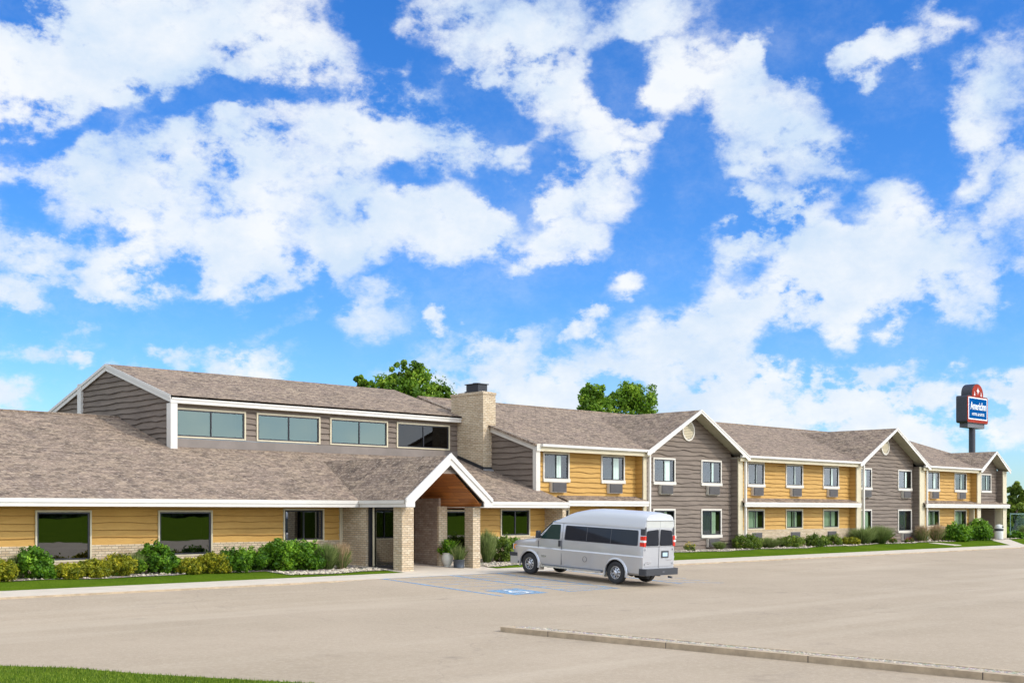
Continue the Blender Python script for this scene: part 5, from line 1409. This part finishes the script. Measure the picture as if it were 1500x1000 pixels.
c_ = [lobe_px(a, b, r_, Y, 870, k) for a, b, r_, k in ((868, 582, 20, 1), (862, 571, 10, 1), (876, 575, 11, 1), (870, 600, 26, 1))]
tree('deciduous_tree', XP(870, Y), Y, 10, c_, 'smaller one of two trees behind the wing roof right of the chimney', 13, n=6000, leaf=.15)
c_ = [lobe_px(a, b, r_, Y, 925, k) for a, b, r_, k in ((922, 580, 22, 1), (942, 584, 20, 1), (905, 582, 15, 1), (920, 569, 10, 1), (935, 572, 10, 1), (955, 590, 10, 1), (925, 605, 40, 1))]
tree('deciduous_tree', XP(925, Y), Y, 11, c_, 'larger one of two trees behind the wing roof right of the chimney', 14, n=10000, leaf=.15)
Y = 48
for i, (px_, top, rp, lab) in enumerate(((1488, 704, 15, 'dark green tree just beyond the right end of the motel'), (1508, 722, 20, 'broad tree at the right edge of the photo behind the fence'))):
    c_ = [lobe_px(px_ + dx, top + rp * .8 + dy, rp * k, Y + i * 6, px_, 1.1) for dx, dy, k in ((0, 0, .7), (2, 8, .8), (-2, 5, .7), (-6, 14, .9), (8, 16, .9), (0, 34, 1.2), (-8, 38, .9), (4, 52, 1.1))]
    tree('bushy_tree', XP(px_, Y + i * 6), Y + i * 6, 6, c_, lab, 30 + i, 'leaf_dark', 12000, .14)
# chain-link fence beyond the motel
FYY = 45.5; fx0 = XP(1480, FYY); fx1 = fx0 + 18
u = empty('chain_link_fence', (fx0, FYY, 0)); tag(u, 'green chain-link fence beyond the right end of the motel', 'fence')
g = MB(); g.tube((0, 0, 2.05), (18, 0, 2.05), .035, .035, 8); g.tube((0, 0, .25), (18, 0, .25), .02, .02, 6); g.build('rail', 'fence_metal', u)
for k in range(7): g = MB(); g.tube((k * 3, 0, -.1), (k * 3, 0, 2.12), .035, .035, 8); g.build('post', 'fence_metal', u)
g = MB()
for k in range(110):
    for s in (1, -1):
        x = k * .17; a, b = (x, 0, .25), (x + s * 1.8, 0, 2.05)
        if s < 0: a, b = (x + 0, 0, .25), (x - 1.8, 0, 2.05)
        if b[0] < 0: t_ = x / 1.8; b = (0, 0, .25 + 1.8 * t_)
        if b[0] > 18: t_ = (18 - x) / 1.8; b = (18, 0, .25 + 1.8 * t_)
        if abs(b[0] - a[0]) > .01: g.tube(a, b, .004, .004, 3, 0, False)
g.build('mesh', 'fence_metal', u)
# far woods across the road, seen in the windows
q = np.random.default_rng(77); n = 26000
xw = q.uniform(-100, 1500, n); yw = -520 + q.normal(0, 6, n); hw_ = 9 + 3.5 * np.sin(xw * .11) + 2.5 * np.sin(xw * .31 + 1)
zw = q.uniform(-.5, 1, n) * hw_; u_ = q.normal(size=(n, 3)); u_ /= np.linalg.norm(u_, axis=1, keepdims=True)
t = np.cross(u_, q.normal(size=(n, 3))); t /= np.linalg.norm(t, axis=1, keepdims=True); s = np.cross(u_, t); P_ = np.stack([xw, yw, zw], 1); L = 2.6
v = np.stack([P_ - t * L, P_ + s * L, P_ + t * L, P_ - s * L], 1).reshape(-1, 3)
tag(mesh_np('distant_woods', v, np.arange(n * 4).reshape(n, 4), 'leaf_wood', np.repeat(q.random(n), 4)), kind='stuff')

# ------------------------------------------------------------------ pylon sign
SY = 46.0; sx0, sx1 = XP(1416, SY), XP(1446.5, SY); scx = (sx0 + sx1) / 2
u = empty('pylon_sign', (scx, SY + .45, 0)); tag(u, 'tall pole sign with blue panel in a red frame rising behind the motel roof', 'sign')
s_ = .70711 * (2550 - 1431) / SY
zt_ = lambda py: 2.25 + (749 - py) / s_
hw2 = (sx1 - sx0) / 2; zb_, zm_, zt2 = zt_(620), zt_(580.5), zt_(562)
g = MB(); g.tube((0, 0, -.2), (0, 0, zb_ - .3), .27, .27, 20); g.build('pole', 'sign_dark', u)
def xz(mb, pts, y, t, m=0): mb.prism([(a, y, b) for a, b in pts][::-1], (0, t, 0), m)
dep = .95
box_o = rounded([(-hw2, zb_), (hw2, zb_), (hw2, zm_), (-hw2, zm_)], .22)
arch = [(-hw2 * .55, zm_ - .02)] + [(hw2 * .55 * math.cos(a), zm_ + .25 + (zt2 - zm_ - .25) * math.sin(a)) for a in [math.pi - math.pi * k / 16 for k in range(17)]] + [(hw2 * .55, zm_ - .02)]
g = MB(); xz(g, box_o, -dep / 2, dep); xz(g, arch[::-1], -dep / 2 + .02, dep - .04); g.build('cabinet', 'sign_dark', u)
g = MB(); xz(g, [(-hw2 * .8, zb_ - .38), (hw2 * .8, zb_ - .38), (hw2 * .8, zb_ - .003), (-hw2 * .8, zb_ - .003)], -dep * .38, dep * .76); g.build('skirt', 'sign_skirt', u)
g = MB(); xz(g, rounded([(-hw2 + .04, zb_ + .04), (hw2 - .04, zb_ + .04), (hw2 - .04, zm_ - .04), (-hw2 + .04, zm_ - .04)], .18), -dep / 2 - .03, .028); xz(g, [(a * .94, b - .05 if b > zm_ else b) for a, b in arch][::-1], -dep / 2 - .03 + .005, .04); g.build('red_face', 'sign_red', u)
zi0, zi1 = zb_ + .30, zm_ - .12
g = MB(); xz(g, rounded([(-hw2 + .2, zi0), (hw2 - .2, zi0), (hw2 - .2, zi1), (-hw2 + .2, zi1)], .03), -dep / 2 - .04, .009); g.build('white_border', 'sign_white', u)
g = MB(); xz(g, [(-hw2 + .32, zi0 + .09), (hw2 - .32, zi0 + .09), (hw2 - .32, zi1 - .09), (-hw2 + .32, zi1 - .09)], -dep / 2 - .05, .009); g.build('blue_face', 'sign_blue', u)
def text(body, w, h, cx, cz, y, mat, parent, name, bold=.02):
    cu = bpy.data.curves.new(name, 'FONT'); cu.body = body; cu.size = 1; cu.extrude = .01; cu.offset = bold; cu.align_x = 'CENTER'; cu.align_y = 'CENTER'
    o = bpy.data.objects.new('tmp', cu); C.objects.link(o); dg = bpy.context.evaluated_depsgraph_get(); dg.update()
    me = bpy.data.meshes.new_from_object(o.evaluated_get(dg)); bpy.data.objects.remove(o)
    co_ = np.empty(len(me.vertices) * 3); me.vertices.foreach_get('co', co_); co_ = co_.reshape(-1, 3)
    mn, mx_ = co_.min(0), co_.max(0); out = np.empty_like(co_)
    out[:, 0] = (co_[:, 0] - (mn[0] + mx_[0]) / 2) / (mx_[0] - mn[0]) * w + cx
    out[:, 2] = (co_[:, 1] - (mn[1] + mx_[1]) / 2) / (mx_[1] - mn[1]) * h + cz
    out[:, 1] = y - co_[:, 2]
    me.vertices.foreach_set('co', out.ravel()); me.materials.clear(); me.materials.append(MAT[mat]); me.update()
    q = bpy.data.objects.new(name, me); C.objects.link(q); q.parent = parent; return q
zc = (zi0 + zi1) / 2
text('AmericInn', 2 * hw2 - 1.05, .66, 0, zc + .22, -dep / 2 - .062, 'sign_white', u, 'lettering', .012)
text('HOTEL & SUITES', 2 * hw2 - 1.7, .22, 0, zc - .48, -dep / 2 - .062, 'sign_white', u, 'lettering', .01)
g = MB()   # star and two small pines in the arch
zc2 = zm_ + (zt2 - zm_) * .42
for k in range(4):
    a = math.pi * k / 4 + math.pi / 2; L = .34 if k % 2 == 0 else .24; dx, dz = math.cos(a), math.sin(a)
    xz(g, [(dx * L, zc2 + dz * L), (-dz * .06, zc2 + dx * .06), (-dx * L, zc2 - dz * L), (dz * .06, zc2 - dx * .06)], -dep / 2 - .04 - k * .003, .003)
for s in (-1, 1): xz(g, [(s * .62 - .09, zc2 - .42), (s * .62 + .09, zc2 - .42), (s * .62, zc2 - .02)], -dep / 2 - .04, .01)
g.build('emblem', 'sign_white', u)
